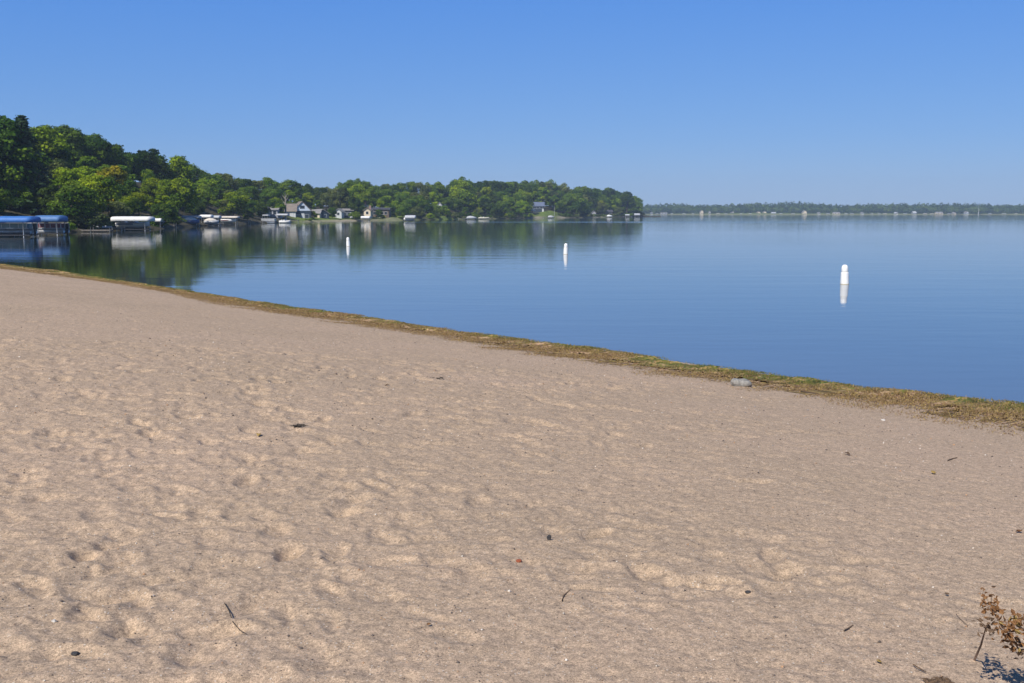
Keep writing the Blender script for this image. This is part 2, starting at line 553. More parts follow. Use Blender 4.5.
# ------------------------------------------------------------------ water
ws = MB(); ws.add([(-1350,-230,0),(1600,-230,0),(1600,1900,0),(-1350,1900,0)], [(0,1,2,3)])
tag(ws.build('lake_water', M['water']), kind='structure')
lb = MB(); lb.add([(-1350,-230,-2.4),(1600,-230,-2.4),(1600,1900,-2.4),(-1350,1900,-2.4)], [(0,1,2,3)])
tag(lb.build('lake_bed', M['terrain']), kind='structure')

# ------------------------------------------------------------------ stranded weed along the waterline
arcs = np.concatenate([[0], np.cumsum(np.linalg.norm(np.diff(SHORE, axis=0), axis=1))])
def shore_pt(a, s):
    """world x,y at arc a, offset s towards the sand"""
    a = np.asarray(a); i = np.clip(np.searchsorted(arcs, a)-1, 0, len(SHORE)-2)
    t = (a-arcs[i])/(arcs[i+1]-arcs[i])
    p = SHORE[i]+(SHORE[i+1]-SHORE[i])*t[:, None]
    e = SHORE[i+1]-SHORE[i]; e = e/np.linalg.norm(e, axis=1)[:, None]
    # side towards the camera
    n = np.stack([e[:, 1], -e[:, 0]], -1)
    sg = 1.0 if np.dot(np.array([0, 0])-SHORE[6], np.array([(SHORE[7]-SHORE[6])[1], -(SHORE[7]-SHORE[6])[0]])) > 0 else -1.0
    return p + n*np.asarray(s)[:, None]*sg
low_px = [(0,269.0),(100,281),(180,294.5),(256,310),(350,324),(430,335),(512,350.5),(600,364),(690,378.5),(768,390),(870,406),(950,419),(1024,433)]
def at_slope(x, y):
    z = .1
    for _ in range(20):
        p = at_z(x, y, z); z = .5*z+.5*float(base_z(shore_dist(np.array([p.x]), np.array([p.y]))[0])[0])
    return at_z(x, y, z)
lw = [at_slope(x, y) for x, y in low_px]
ls, la = shore_dist(np.array([p.x for p in lw]), np.array([p.y for p in lw]))
order = np.argsort(la); la, ls = la[order], ls[order]
def band_width(a): return np.interp(a, la, ls)
def lumpy(a, seed, L):
    r = np.random.default_rng(seed); k = np.arange(0, arcs[-1], L); v = r.standard_normal(len(k))
    return np.interp(a, k, v)
a_lo, a_hi = la.min()-18, la.max()+6
rw = np.random.default_rng(5)
def weed_color(t, rnd, pick):
    """t: 0 at the water .. 1 at the sand"""
    green = np.array([.140,.155,.024]); dkgreen = np.array([.070,.100,.020]); straw = np.array([.35,.240,.078]); brown = np.array([.215,.125,.058]); tan = np.array([.35,.235,.135])
    g = np.clip(.95-t*2.9+.6*rnd, 0, 1)[:, None]
    dry = np.where((pick < .45)[:, None], straw, np.where((pick < .75)[:, None], brown, tan))
    wet = np.where((pick < .65)[:, None], green, np.where((pick < .8)[:, None], dkgreen, straw*.8))
    return g*wet + (1-g)*dry
# matted layer, ragged on both sides
na_, ns_ = 2600, 44
ga = np.linspace(a_lo, a_hi, na_); gs_ = np.linspace(-.03, 1.12, ns_)
A2, T2 = np.meshgrid(ga, gs_, indexing='ij')
wd = band_width(A2.ravel()).reshape(A2.shape)
S2 = T2*wd+.10
P2 = shore_pt(A2.ravel(), S2.ravel())
fineN = rw.standard_normal(A2.shape)
for _ in range(1): fineN = (fineN+np.roll(fineN, 1, 0)+np.roll(fineN, 1, 1)+np.roll(fineN, -1, 0)+np.roll(fineN, -1, 1))/2.2
def clumps(seed, n, k):
    r = np.random.default_rng(seed); x = r.standard_normal(A2.shape)
    for _ in range(n):
        x = (2*x+np.roll(x, k, 0)+np.roll(x, -k, 0)+np.roll(x, k, 1)+np.roll(x, -k, 1))/6
    return x/x.std()
cl1, cl2 = clumps(51, 8, 1), clumps(52, 14, 2)
prof = np.clip(np.minimum((T2+.1)/.12, (.95-T2)/.5), 0, 1)
hump = .014+.03*np.exp(-((T2-.12)/.16)**2)
Z2 = base_z(shore_dist(P2[:, 0], P2[:, 1])[0]).reshape(A2.shape)
Z2 = np.maximum(Z2, -.02) + prof*hump*(1+.35*lumpy(A2.ravel(), 3, .5).reshape(A2.shape)) + (.0045*fineN+.006*cl1+.010*cl2)*prof + .002
vsw = np.stack([P2[:, 0], P2[:, 1], Z2.ravel()], -1)
ii = (np.arange(na_-1)[:, None]*ns_+np.arange(ns_-1)[None, :]).ravel()
qd = np.stack([ii, ii+ns_, ii+ns_+1, ii+1], -1)
Tf = T2.ravel()[ii]; Af = A2.ravel()[ii]
lo_edge = .0+.07*lumpy(Af, 8, .35)+.07*lumpy(Af, 9, 1.1)+.05*cl1.ravel()[ii]; hi_edge = .80+.10*lumpy(Af, 10, .5)+.12*lumpy(Af, 12, 1.6)+.12*cl2.ravel()[ii]; hi_edge = np.minimum(hi_edge, .93); lo_edge = np.minimum(lo_edge, .10)
patchy = fineN.ravel()[ii]
keep = (Tf > lo_edge) & (Tf < hi_edge) & ~((Tf > .45) & (patchy+.8*cl1.ravel()[ii] > 1.0-1.6*(Tf-.6))) 
qd, Tf, Af = qd[keep], Tf[keep], Af[keep]
c1, c2 = cl1.ravel()[ii][keep], cl2.ravel()[ii][keep]
colm = weed_color(Tf, .75*c2+.5*lumpy(Af, 14, .8), np.clip(.5+.22*c1+.3*rw.standard_normal(len(Tf)), 0, .999))*np.clip(1+.28*c1[:, None]+.12*rw.standard_normal((len(Tf), 1)), .4, 1.7)
# loose strands
NSt = 300000
sa = rw.uniform(a_lo, a_hi, NSt)
# more of them where the strip lies close to the camera
sthin = np.clip(.75+.45*lumpy(sa, 31, .45)+.3*lumpy(sa, 32, 1.7), .12, 1)
keepp = rw.random(NSt) < sthin* np.clip(22/np.hypot(*shore_pt(sa, np.zeros(NSt)).T), .25, 1); sa = sa[keepp]; NSt = len(sa)
st = np.clip(rw.beta(1.1, 1.6, NSt)*1.22-.03+.05*lumpy(sa, 8, .35), -.05, 1.3)
sp = shore_pt(sa, st*band_width(sa)+.10)
pf = np.clip(np.minimum((st+.1)/.12, (.95-st)/.5), 0, 1)
sz = np.maximum(base_z(shore_dist(sp[:, 0], sp[:, 1])[0]), -.01)+pf*(.016+.03*np.exp(-((st-.12)/.16)**2))*(1+.35*lumpy(sa, 3, .5))
Ls = rw.uniform(.02, .075, NSt); th = rw.uniform(0, 2*math.pi, NSt); wdt = rw.uniform(.002, .0055, NSt)
tilt = np.abs(rw.normal(0, .22, NSt))*Ls*np.where(st < .45, 1, .35)
dx, dy = np.cos(th), np.sin(th)
b0 = np.stack([sp[:, 0], sp[:, 1], sz+.004], -1)
mid = b0+np.stack([dx*Ls*.5, dy*Ls*.5, tilt*.9+.012], -1); tip = b0+np.stack([dx*Ls, dy*Ls+rw.normal(0, .02, NSt), tilt*.6+.002], -1)
sd_ = np.stack([-dy*wdt, dx*wdt, np.zeros(NSt)], -1)
sv = np.stack([b0-sd_, b0+sd_, mid+sd_*.9, mid-sd_*.9, tip+sd_*.4, tip-sd_*.4], 1).reshape(-1, 3)
k6 = np.arange(NSt)[:, None]*6
sq = np.concatenate([k6+np.array([0,1,2,3]), k6+np.array([3,2,4,5])], 1).reshape(-1, 4)
cols = np.repeat(weed_color(st, rw.standard_normal(NSt)*.5+.6*lumpy(sa, 14, .8), rw.random(NSt))*rw.uniform(.6, 1.45, (NSt, 1)), 2, 0)
wr = mesh_np('stranded_weed', np.vstack([vsw, sv]), np.vstack([qd, sq+len(vsw)]), M['weed'], smooth=True)
add_color(wr, 'wcol', np.vstack([colm, cols]))
tag(wr, 'matted green and brown lake weed washed up along the waterline', 'weed', kind='stuff')

# ------------------------------------------------------------------ wooded far bank
bank_px = [(-900,250),(-500,244),(-250,240.5),(0,235.2),(70,232.6),(110,230.8),(165,228.8),(200,226.2),(250,223.9),(320,221.8),(400,220.4),
           (450,219.5),(520,218.6),(590,217.7),(640,216.9),(660,216.7)]
bank_y = [at_z(x, y).y for x, y in bank_px]
bank_x = [x for x, _ in bank_px]
def YS(px): return float(np.interp(px, bank_x, bank_y))
HILL = ([-900,0,60,130,200,260,320,400,480,560,640],[14,13,13,10.5,8.5,6.5,5,4.5,5,4,1.5])
def umax(px): return float(np.clip((652-px)*4.0, 6, 170))
def land_z(px, u):
    um = umax(px)
    hb = np.interp(px, *HILL)
    k = np.clip(u/95.0, 0, 1); k = k*k*(3-2*k)
    z = -.5+ .95*np.clip((u+3)/6.0, 0, 1) + .5*np.clip((u-3)/15, 0, 1) + hb*k
    # lawn knoll in front of the blue-roofed house
    z += 2.6*math.exp(-((px-548)/13)**2)*np.clip(u/14, 0, 1)
    z += 1.2*math.exp(-((px-444)/9)**2)*np.clip(u/5, 0, 1)
    z += .7*math.exp(-((px-393)/7)**2)*np.clip(u/5, 0, 1)*np.clip((14-u)/8, 0, 1)
    over = np.clip((u-um)/8.0, 0, 1)
    return float(z*(1-over) - 1.0*over)
def on_land(px, u):
    Y = YS(px)+u
    return Vector((x_of(px, Y), Y, land_z(px, u)))
cols_px = np.concatenate([np.arange(-900, -20, 30), np.arange(-20, 664, 3)])
us = np.concatenate([np.arange(-6, 20, 1.0), np.arange(20, 60, 4), np.arange(60, 190, 10)])
tv = np.array([on_land(p, u)[:] for p in cols_px for u in us])
rt = np.random.default_rng(8)
tv[:, 2] += rt.normal(0, .04, len(tv))
nu = len(us); ii = (np.arange(len(cols_px)-1)[:, None]*nu+np.arange(nu-1)[None, :]).ravel()
ter = mesh_np('wooded_shore_ground', tv, np.stack([ii, ii+nu, ii+nu+1, ii+1], -1), M['terrain'], smooth=True)
tag(ter, kind='structure')
cov = np.zeros((len(tv), 3))
PX = np.repeat(cols_px, nu); UU = np.tile(us, len(cols_px))
def bumpf(x, c, w): return np.exp(-((x-c)/w)**2)
lawn = np.clip(bumpf(PX, 330, 30)+bumpf(PX, 305, 12)+bumpf(PX, 395, 22)+bumpf(PX, 445, 12)+1.2*bumpf(PX, 547, 13)+.5*bumpf(PX, 600, 16)+.6*bumpf(PX, 480, 25), 0, 1)*np.clip((30-UU)/6, 0, 1)
sandm = np.clip(.9*bumpf(PX, 345, 26)+.9*bumpf(PX, 392, 16)+.5*bumpf(PX, 310, 12)+.55*bumpf(PX, 480, 16)+.8*bumpf(PX, 538, 6)+.8*bumpf(PX, 562, 6)+.7*bumpf(PX, 596, 13), 0, 1)*np.clip((4.5-np.abs(UU-2.0))/2.5, 0, 1)
sandm = np.maximum(sandm, .6*bumpf(PX, 392, 9)*np.clip((14-UU)/4, 0, 1))
sandm = np.where(np.abs(PX-392) < 14, sandm*.55, sandm)
cov[:, 0] = lawn; cov[:, 1] = np.clip(sandm+rt.normal(0, .08, len(sandm)), 0, 1)
add_color(ter, 'cover', cov, 'POINT')

# ------------------------------------------------------------------ trees
def leaf_quads(cen, nor, size, r):
    n = len(cen)
    nor = nor/np.linalg.norm(nor, axis=1)[:, None]
    ref = r.standard_normal((n, 3))
    u = np.cross(nor, ref); u /= np.linalg.norm(u, axis=1)[:, None]+1e-9
    w = np.cross(nor, u)
    s = size*r.uniform(.6, 1.35, (n, 1)); e = r.uniform(.55, 1.0, (n, 1))
    vs = np.stack([cen-u*s, cen+w*s*e-nor*s*.15, cen+u*s, cen-w*s*e-nor*s*.15], 1).reshape(-1, 3)
    return vs, (np.arange(n)[:, None]*4+np.arange(4)[None, :])

def blob_crown(r, nblob, semi, zc, rb, leaf, per, top_bias=.25, squash=.8):
    C, N, T = [], [], []
    cents = []
    for b in range(nblob):
        for _ in range(30):
            d = r.standard_normal(3); d /= np.linalg.norm(d)
            if d[2] < -.85: continue
            q = r.uniform(.45, 1.0)**.6
            c = np.array([d[0]*semi[0]*q, d[1]*semi[0]*q, zc+d[2]*semi[1]*q])
            if all(np.linalg.norm(c-k) > rb*.55 for k in cents): break
        cents.append(c)
        rr = rb*r.uniform(.75, 1.35); tint = r.uniform(0, 1)
        n = int(per*(rr/rb)**2)
        v = r.standard_normal((n, 3)); v /= np.linalg.norm(v, axis=1)[:, None]
        v[:, 2] = np.where(v[:, 2] < -.5, -v[:, 2], v[:, 2])
        lump = 1+.22*np.sin(v[:, 0]*5+b)*np.sin(v[:, 1]*5+b*2)+.12*np.sin(v[:, 2]*9+b)
        rad_ = rr*lump*r.uniform(.62, 1.10, n)
        C.append(c+v*rad_[:, None]*np.array([1, 1, squash])); N.append(v+r.standard_normal((n, 3))*.55+np.array([0, 0, .25])); T.append(np.full(n, tint))
    C, N, T = np.vstack(C), np.vstack(N), np.concatenate(T)
    vs, fs = leaf_quads(C, N, leaf, r)
    return vs, fs, T, cents

def make_proto(kind, seed):
    r = np.random.default_rng(seed)
    root = thing('broadleaf_tree' if kind not in ('spruce', 'shrub') else ('spruce_tree' if kind == 'spruce' else 'shrub'),
                 'tree', 'tree' if kind != 'shrub' else 'shrub')
    cents = []
    if kind == 'oak':      vs, fs, T, cents = blob_crown(r, 30, (.30, .42), .53, .125, .019, 300)
    elif kind == 'round':  vs, fs, T, cents = blob_crown(r, 32, (.36, .42), .52, .135, .019, 300)
    elif kind == 'tall':   vs, fs, T, cents = blob_crown(r, 28, (.20, .45), .52, .105, .018, 280)
    elif kind == 'loose':  vs, fs, T, cents = blob_crown(r, 38, (.30, .43), .53, .085, .018, 220)
    elif kind == 'shrub':  vs, fs, T, cents = blob_crown(r, 14, (.62, .45), .42, .26, .045, 150)
    else:
        C, N, T = [], [], []
        for lay in range(40):
            z = .06+.93*lay/40; rad_ = .20*(1-z)**.8+.004
            nb = 9 if z < .8 else 6
            for b in range(nb):
                a = 2*math.pi*(b+r.random())/nb; L = rad_*r.uniform(.75, 1.2)
                n = 26
                q = np.sqrt(r.random(n)); 
                wv = r.normal(0, .014, n)*(1.4-q)
                C.append(np.stack([math.cos(a)*q*L-math.sin(a)*wv, math.sin(a)*q*L+math.cos(a)*wv, z-q*L*.35+r.normal(0, .006, n)], -1))
                N.append(np.stack([math.cos(a)*.7+r.normal(0, .5, n), math.sin(a)*.7+r.normal(0, .5, n), .8+r.normal(0, .3, n)], -1)); T.append(np.full(n, r.random()))
        C, N, T = np.vstack(C), np.vstack(N), np.concatenate(T)
        vs, fs = leaf_quads(C, N, .0095, r)
    crown = mesh_np('crown', vs, fs, M['leaf'], root)
    a = crown.data.attributes.new('tint', 'FLOAT', 'FACE'); a.data.foreach_set('value', T.astype(np.float32))
    mb = MB()
    if kind == 'shrub':
        for k in range(6):
            aa = k*1.05
            mb.tube([(0, 0, -.05), (.12*math.cos(aa), .12*math.sin(aa), .25), (.3*math.cos(aa), .3*math.sin(aa), .55)], [.03, .02, .01], 6)
        mb.build('stem', M['bark'], root, True)
    else:
        top = .9 if kind == 'spruce' else .72
        mb.tube([(0, 0, -.06), (.004, 0, .03), (.008, .004, .22), (-.004, .006, .45), (.0, .0, top)], [.026, .019, .016, .011, .004], 9)
        if cents:
            for c in cents[:9]:
                z0 = min(.28+.3*(c[2]-.3), c[2]-.04)
                mb.tube([(.004, .004, z0), (c[0]*.45, c[1]*.45, z0+(c[2]-z0)*.6), (c[0], c[1], c[2])], [.009, .006, .002], 6)
        mb.build('trunk', M['bark'], root, True)
    return root

PROTO = {k: [make_proto(k, 100+i*7+j) for j in range(n)] for i, (k, n) in enumerate(
    [('oak', 4), ('round', 3), ('tall', 3), ('loose', 2), ('spruce', 1), ('shrub', 3)])}
used_proto = set()

TONES = {'dark green': (0.041,0.075,0.010), 'deep green': (0.053,0.104,0.011), 'mid green': (0.088,0.153,0.015), 'bright green': (0.141,0.220,0.016),
         'yellow-green': (0.164,0.232,0.015), 'yellowing': (0.271,0.254,0.018), 'grey-green': (0.099,0.127,0.036), 'blue-green': (0.047,0.090,0.041)}

sky_px = [(-60,100),(0,113),(6,118),(12,134),(20,138),(36,134),(45,119),(60,123),(80,128),(100,134),(120,144),(132,154),(142,152),(150,147),(165,150),(171,160),
          (182,157),(190,161),(205,166),(220,171),(245,175),(265,177),(290,179),(305,183),(325,185),(336,184),(348,180),(362,178),(378,182),(400,180),(430,180),
          (447,183),(460,176),(472,181),(483,177),(497,181),(517,178),(535,181),(545,179),(560,183),(575,184),(590,187),(605,187),(620,189),(631,194),(640,201)]
def sky_y(px): return float(np.interp(px, [a for a, _ in sky_px], [b for _, b in sky_px]))

TREES = []      # (px, u, height, width factor, kind, tone, row)
def plan(px, u, top_y, kind, tone, row, hmin=5, hmax=22, wf=1.0):
    g = on_land(px, u); top = at_y(px, top_y, g.y).z
    TREES.append([px, u, float(np.clip(top-g.z, hmin, hmax)), wf, kind, tone, row])
rp = random.Random(4)
def tone_for(px, row):
    if px < 45: return rp.choice(['dark green', 'mid green', 'deep green', 'deep green'])
    w = {'skyline': ['dark green', 'deep green', 'mid green', 'mid green', 'deep green', 'grey-green'],
         'slope': ['mid green', 'bright green', 'deep green', 'dark green', 'mid green', 'yellow-green', 'grey-green'],
         'edge': ['mid green', 'deep green', 'bright green', 'grey-green', 'dark green']}[row]
    return rp.choice(w)
# skyline row
px = -40
while px < 640:
    um = umax(px)
    u = min(rp.uniform(62, 90), um*.7); Yd = YS(px)+u
    step = 4.4/Yd*F
    plan(px, u, sky_y(px)+rp.uniform(-1.0, 3.0), rp.choice(['oak', 'oak', 'round', 'oak', 'round', 'tall']), tone_for(px, 'skyline'), 'skyline')
    px += step*rp.uniform(.75, 1.2)
# slope rows
for (u0, u1, frac, stepm, pxe) in ((44, 54, .22, 6.4, 632), (33, 42, .36, 6.6, 632), (22, 30, .50, 6.8, 632), (13, 19, .62, 7.0, 280)):
    px = -50
    while px < pxe:
        um = umax(px); u = min(rp.uniform(u0, u1), um*.55); Yd = YS(px)+u
        yb = px_of(*on_land(px, 0)[:2], 0)[1]
        top = sky_y(px)+(yb-sky_y(px))*frac*rp.uniform(.75, 1.2)
        step = stepm/Yd*F*rp.uniform(.8, 1.25)
        house_gap = (u0 < 40 and 529 < px < 547) or (u0 < 30) and (282 < px < 356 or 362 < px < 392 or 434 < px < 444 or 528 < px < 556)
        if not house_gap:
            plan(px, u, top, rp.choice(['oak', 'round', 'round', 'tall', 'loose']), tone_for(px, 'slope'), 'slope')
        px += step
# waterside trees
px = -60
while px < 640:
    um = umax(px); u = min(rp.uniform(5, 11), um*.35); Yd = YS(px)+u
    gap = (-30 < px < 66) or (180 < px < 247) or (256 < px < 402) or (433 < px < 452) or (526 < px < 566) or (588 < px < 614)
    yb = px_of(*on_land(px, 0)[:2], 0)[1]
    frac = rp.uniform(.50, .72)
    if not gap:
        plan(px, u, sky_y(px)+(yb-sky_y(px))*frac, rp.choice(['oak', 'round', 'loose', 'round']), tone_for(px, 'edge'), 'edge', 4, 13)
    px += 7.0/Yd*F*rp.uniform(.8, 1.3)
# trees one picks out in the photograph
SPECIAL = [
    (-3, 30, 112, 'oak', 'mid green', 'tall broad tree at the extreme left edge of the wood', 1.0),
    (27, 26, 112, 'spruce', 'blue-green', 'dark pointed spruce rising above the left hilltop', 1.75),
    (110, 26, 160, 'loose', 'yellowing', 'yellowing tree on the slope above the long white canopy', .9),
    (78, 24, 165, 'round', 'yellow-green', 'bright yellow-green tree right of the blue canopies, lit by the sun', 1.0),
    (94, 10, 172, 'round', 'bright green', 'broad bright green tree leaning over the water left of the long white canopy', 1.1),
    (43, 50, 118, 'round', 'bright green', 'sunlit bright green tree high on the left hill beside the spruce', 1.1),
    (68, 66, 125, 'oak', 'deep green', 'broad deep green tree at the top of the hill above the right blue canopy', 1.1),
    (97, 62, 134, 'oak', 'deep green', 'deep green skyline tree straight above the overturned pale boat', 1.0),
    (113, 62, 141, 'round', 'mid green', 'mid green skyline tree above the left end of the long white canopy', 1.0),
    (127, 62, 148, 'oak', 'deep green', 'deep green skyline tree above the middle of the long white canopy', 1.0),
    (151, 60, 146, 'oak', 'dark green', 'dark round-topped tree standing above the skyline over the white canopy', 1.0),
    (181, 40, 156, 'tall', 'bright green', 'pale green tall tree on the skyline right of the dark round-topped one', 1.0),
    (178, 16, 172, 'round', 'yellow-green', 'olive-yellow round tree behind the cluster of covered boats', .9),
    (233, 14, 190, 'round', 'bright green', 'bright green low tree right of the covered boats', 1.1),
    (340, 30, 186, 'oak', 'grey-green', 'grey-green tree behind the low cottages', 1.0),
    (358, 48, 180, 'round', 'yellow-green', 'light yellow-green tree behind the cream cottage', .9),
    (355, 11, 195, 'oak', 'dark green', 'dark dense tree between the small white cottage and the cream cottage', .75),
    (332, 11, 207, 'oak', 'deep green', 'small dark tree between the two low cottages', .8),
    (313, 10, 210, 'round', 'mid green', 'small round tree right of the pale-gabled house', .8),
    (379, 9, 209, 'oak', 'deep green', 'small tree in front of the long brown cottage', .8),
    (262, 12, 203, 'oak', 'dark green', 'dark tree in front of the green cottage', .8),
    (575, 14, 190, 'round', 'mid green', 'big round-crowned tree at the water right of the green lawn', 1.15),
    (462, 30, 178, 'round', 'bright green', 'bright green tall tree on the middle shore near the pale boats', 1.0),
    (525, 28, 191, 'round', 'yellow-green', 'olive tree with yellowing top left of the blue-roofed house', 1.0),
    (636, 8, 196, 'oak', 'mid green', 'last tree at the very tip of the wooded point', .9),
    (627, 10, 191, 'tall', 'dark green', 'dark narrow tree just inside the tip of the wooded point', 1.1),
]
ZONES = [(-999, 66, 'behind the blue boat canopies'), (66, 112, 'between the blue and white canopies'), (112, 166, 'behind the long white canopy'),
         (166, 246, 'behind the covered boat cluster'), (246, 314, 'around the pale-gabled house'), (314, 362, 'behind the low cottages'),
         (362, 420, 'behind the cream cottage'), (420, 455, 'around the white summer house'), (455, 526, 'on the middle shore'), (526, 566, 'around the blue-roofed house'), (566, 700, 'on the wooded point')]
ROWW = {'skyline': 'on the skyline', 'slope': 'mid-slope', 'edge': 'near the water'}
KINDW = {'oak': 'broad tree', 'round': 'round tree', 'tall': 'tall narrow tree', 'loose': 'loose-crowned tree', 'shrub': 'shrub', 'spruce': 'spruce'}
def zone(px):
    for a, b, w in ZONES:
        if a <= px < b: return w
ORD = ['first', 'second', 'third', 'fourth', 'fifth', 'sixth', 'seventh', 'eighth', 'ninth', 'tenth', 'eleventh', 'twelfth', 'thirteenth', 'fourteenth']
def jitter(c, r):
    k = r.uniform(.85, 1.18)
    return (c[0]*k*r.uniform(.93, 1.07), c[1]*k, c[2]*k*r.uniform(.9, 1.1), 1)
def place_tree(kind, px, u, h, wf, tone, label, group, r):
    i = r.randrange(len(PROTO[kind])); p = PROTO[kind][i]
    g = on_land(px, u); g.z -= .15
    w = h*wf*r.uniform(.92, 1.15)
    # short trees keep a fair crown width
    if kind not in ('spruce', 'shrub'): w = max(w, 9.5*wf if h > 7 else h*1.2)
    return dup(p, g, r.uniform(0, 6.28), (w, w, h), label, group, jitter(TONES[tone], r))
rr_ = random.Random(9)
buckets = {}
for tr in TREES:
    buckets.setdefault((tr[4], tr[5], tr[6], zone(tr[0])), []).append(tr)
for (kind, tone, row, zn), lst in buckets.items():
    lst.sort(key=lambda t: t[0])
    base = f'{tone} {KINDW[kind]} {ROWW[row]} {zn}'
    for i, t in enumerate(lst):
        lab = base if len(lst) == 1 else f'{base}, {ORD[min(i, 13)]} from left'
        place_tree(kind, t[0], t[1], t[2], t[3], tone, lab, 'trees of the wooded shore', rr_)
for px, u, ty, kind, tone, lab, wf in SPECIAL:
    g = on_land(px, u); h = at_y(px, ty, g.y).z-g.z
    place_tree(kind, px, u, h, wf, tone, lab, 'trees of the wooded shore', rr_)
# tall trees on the bay shore left of the frame, which shade the wood's left end
for i, (px, u, h) in enumerate([(-88, 12, 15), (-112, 6, 16), (-140, 14, 18), (-175, 6, 17), (-120, 30, 18)]):
    place_tree('oak', px, u, h, 1.0, 'dark green', 'tall dark tree on the bay shore beyond the blue canopies', 'trees of the bay corner', rr_)
# shrubs along the bank
shr = []
px = 66
rs = random.Random(31)
while px < 642:
    Yd = YS(px)
    gap = (247 < px < 352) or (403 < px < 417) or (180 < px < 238 and rs.random() < .5) or (534 < px < 560) or (366 < px < 400)
    if not gap: shr.append((px, min(rs.uniform(2.0, 5.0), umax(px)*.3), rs.uniform(1.3, 3.2), rs.choice(['deep green', 'mid green', 'dark green', 'bright green', 'grey-green'])))
    px += rs.uniform(3.0, 5.5)/Yd*F
shr += [(360.5, 12, 1.5, 'deep green'), (430, 3, 2.2, 'bright green'), (437, 4, 2.0, 'deep green'), (436.5, 15, 4.4, 'mid green'), (441, 14, 4.6, 'bright green'), (594, 5, 2.2, 'mid green'), (382, 10, 1.6, 'yellow-green'), (393, 11, 1.8, 'yellow-green'), (309, 3, 1.2, 'bright green'), (560, 8, 1.8, 'mid green')]
sb = {}
for s in shr: sb.setdefault((s[3], zone(s[0])), []).append(s)
for (tone, zn), lst in sb.items():
    lst.sort()
    zn2 = {'behind the blue boat canopies': 'beside the blue boat canopies'}.get(zn, zn)
    for i, s in enumerate(lst):
        lab = f'{tone} shrub on the bank {zn2}' + ('' if len(lst) == 1 else f', {ORD[min(i, 13)]} from left')
        place_tree('shrub', s[0], s[1], s[2], rs.uniform(1.0, 1.5), tone, lab, 'shrubs along the wooded bank', rs)
for lst in PROTO.values():
    for p in lst:
        for c in list(p.children): bpy.data.objects.remove(c)
        bpy.data.objects.remove(p)

# pale bare tree in front of the gabled house
t = thing('bare_tree', 'pale bare tree trunk with short dead limbs left of the pale-gabled house', 'tree', on_land(285.5, 14))
mb = MB(); mb.tube([(0,0,-.3),(.05,0,3),(.1,.1,6),(.0,.1,8.6)], [.34,.28,.22,.10], 10); mb.build('trunk', M['pale_bark'], t, True)
for a, z0, L in ((2.6, 4.5, 2.4), (.5, 5.5, 1.8), (3.6, 6.3, 1.6), (5.8, 6.6, 1.6)):
    mb = MB(); mb.tube([(.06,.06,z0),(math.cos(a)*L*.5,math.sin(a)*L*.3,z0+L*.6),(math.cos(a)*L*.8,math.sin(a)*L*.5,z0+L*1.15)], [.14,.09,.03], 7)
    mb.build('limb', M['pale_bark'], t, True)

# ------------------------------------------------------------------ boats, lifts, docks
def canopy_mesh(L, W, h, drop):
    """fabric stretched over bows: rounded top, short hanging skirt, pulled-in ends"""
    mb = MB(); secs = []
    n = 11
    for i in range(15):
        t = i/14; x = -L/2+L*t
        e = min(1, min(t, 1-t)/.022)**.5
        sag = 1-.05*abs(math.sin(t*math.pi*4))
        ring = []
        for k in range(n):
            a = math.pi*k/(n-1)
            ring.append((x, -math.cos(a)*W/2*(.9+.1*e), drop+(h-drop)*math.sin(a)**.7*sag*(.9+.1*e)))
        ring = [(x, -W/2*(.9+.1*e), 0)]+ring+[(x, W/2*(.9+.1*e), 0)]
        secs.append(ring)
    # underside closes the ring
    mb.loft(secs, True, True)
    return mb
def boat_lift(label, px0, px1, y_top, y_bot, y_water, cmat, W=3.0, rz=0.0, post_mat='aluminium', group='covered boat lifts along the shore'):
    q0 = at_z((px0+px1)/2, y_water); Y = q0.y
    L = (px1-px0)*.96/F*((Y-W/2)*CP)
    zt, zb = at_y(0, y_top, Y-W/2).z, at_y(0, y_bot, Y-W/2).z
    t = thing('boat_lift', label, 'boat lift', (q0.x, Y, 0), rz, group)
    h = zt-zb
    c = canopy_mesh(L, W, h, h*.45).build('canopy', M[cmat], t, True); c.location.z = zb
    for sx in (-1, 1):
        for sy in (-1, 1):
            p = MB().tube([(sx*L*.36, sy*W*.40, -1.2), (sx*L*.36, sy*W*.40, zb+h*.35)], .055, 8); p.build('post', M[post_mat], t, True)
    f = MB()
    for sy in (-1, 1): f.box(-L*.46, L*.46, sy*W*.40-.06, sy*W*.40+.06, .16, .30)
    for sx in (-1, 1): f.box(sx*L*.36-.06, sx*L*.36+.06, -W*.36, W*.36, .18, .28)
    f.build('frame', M['dark_metal'], t)
    return t, L, Y

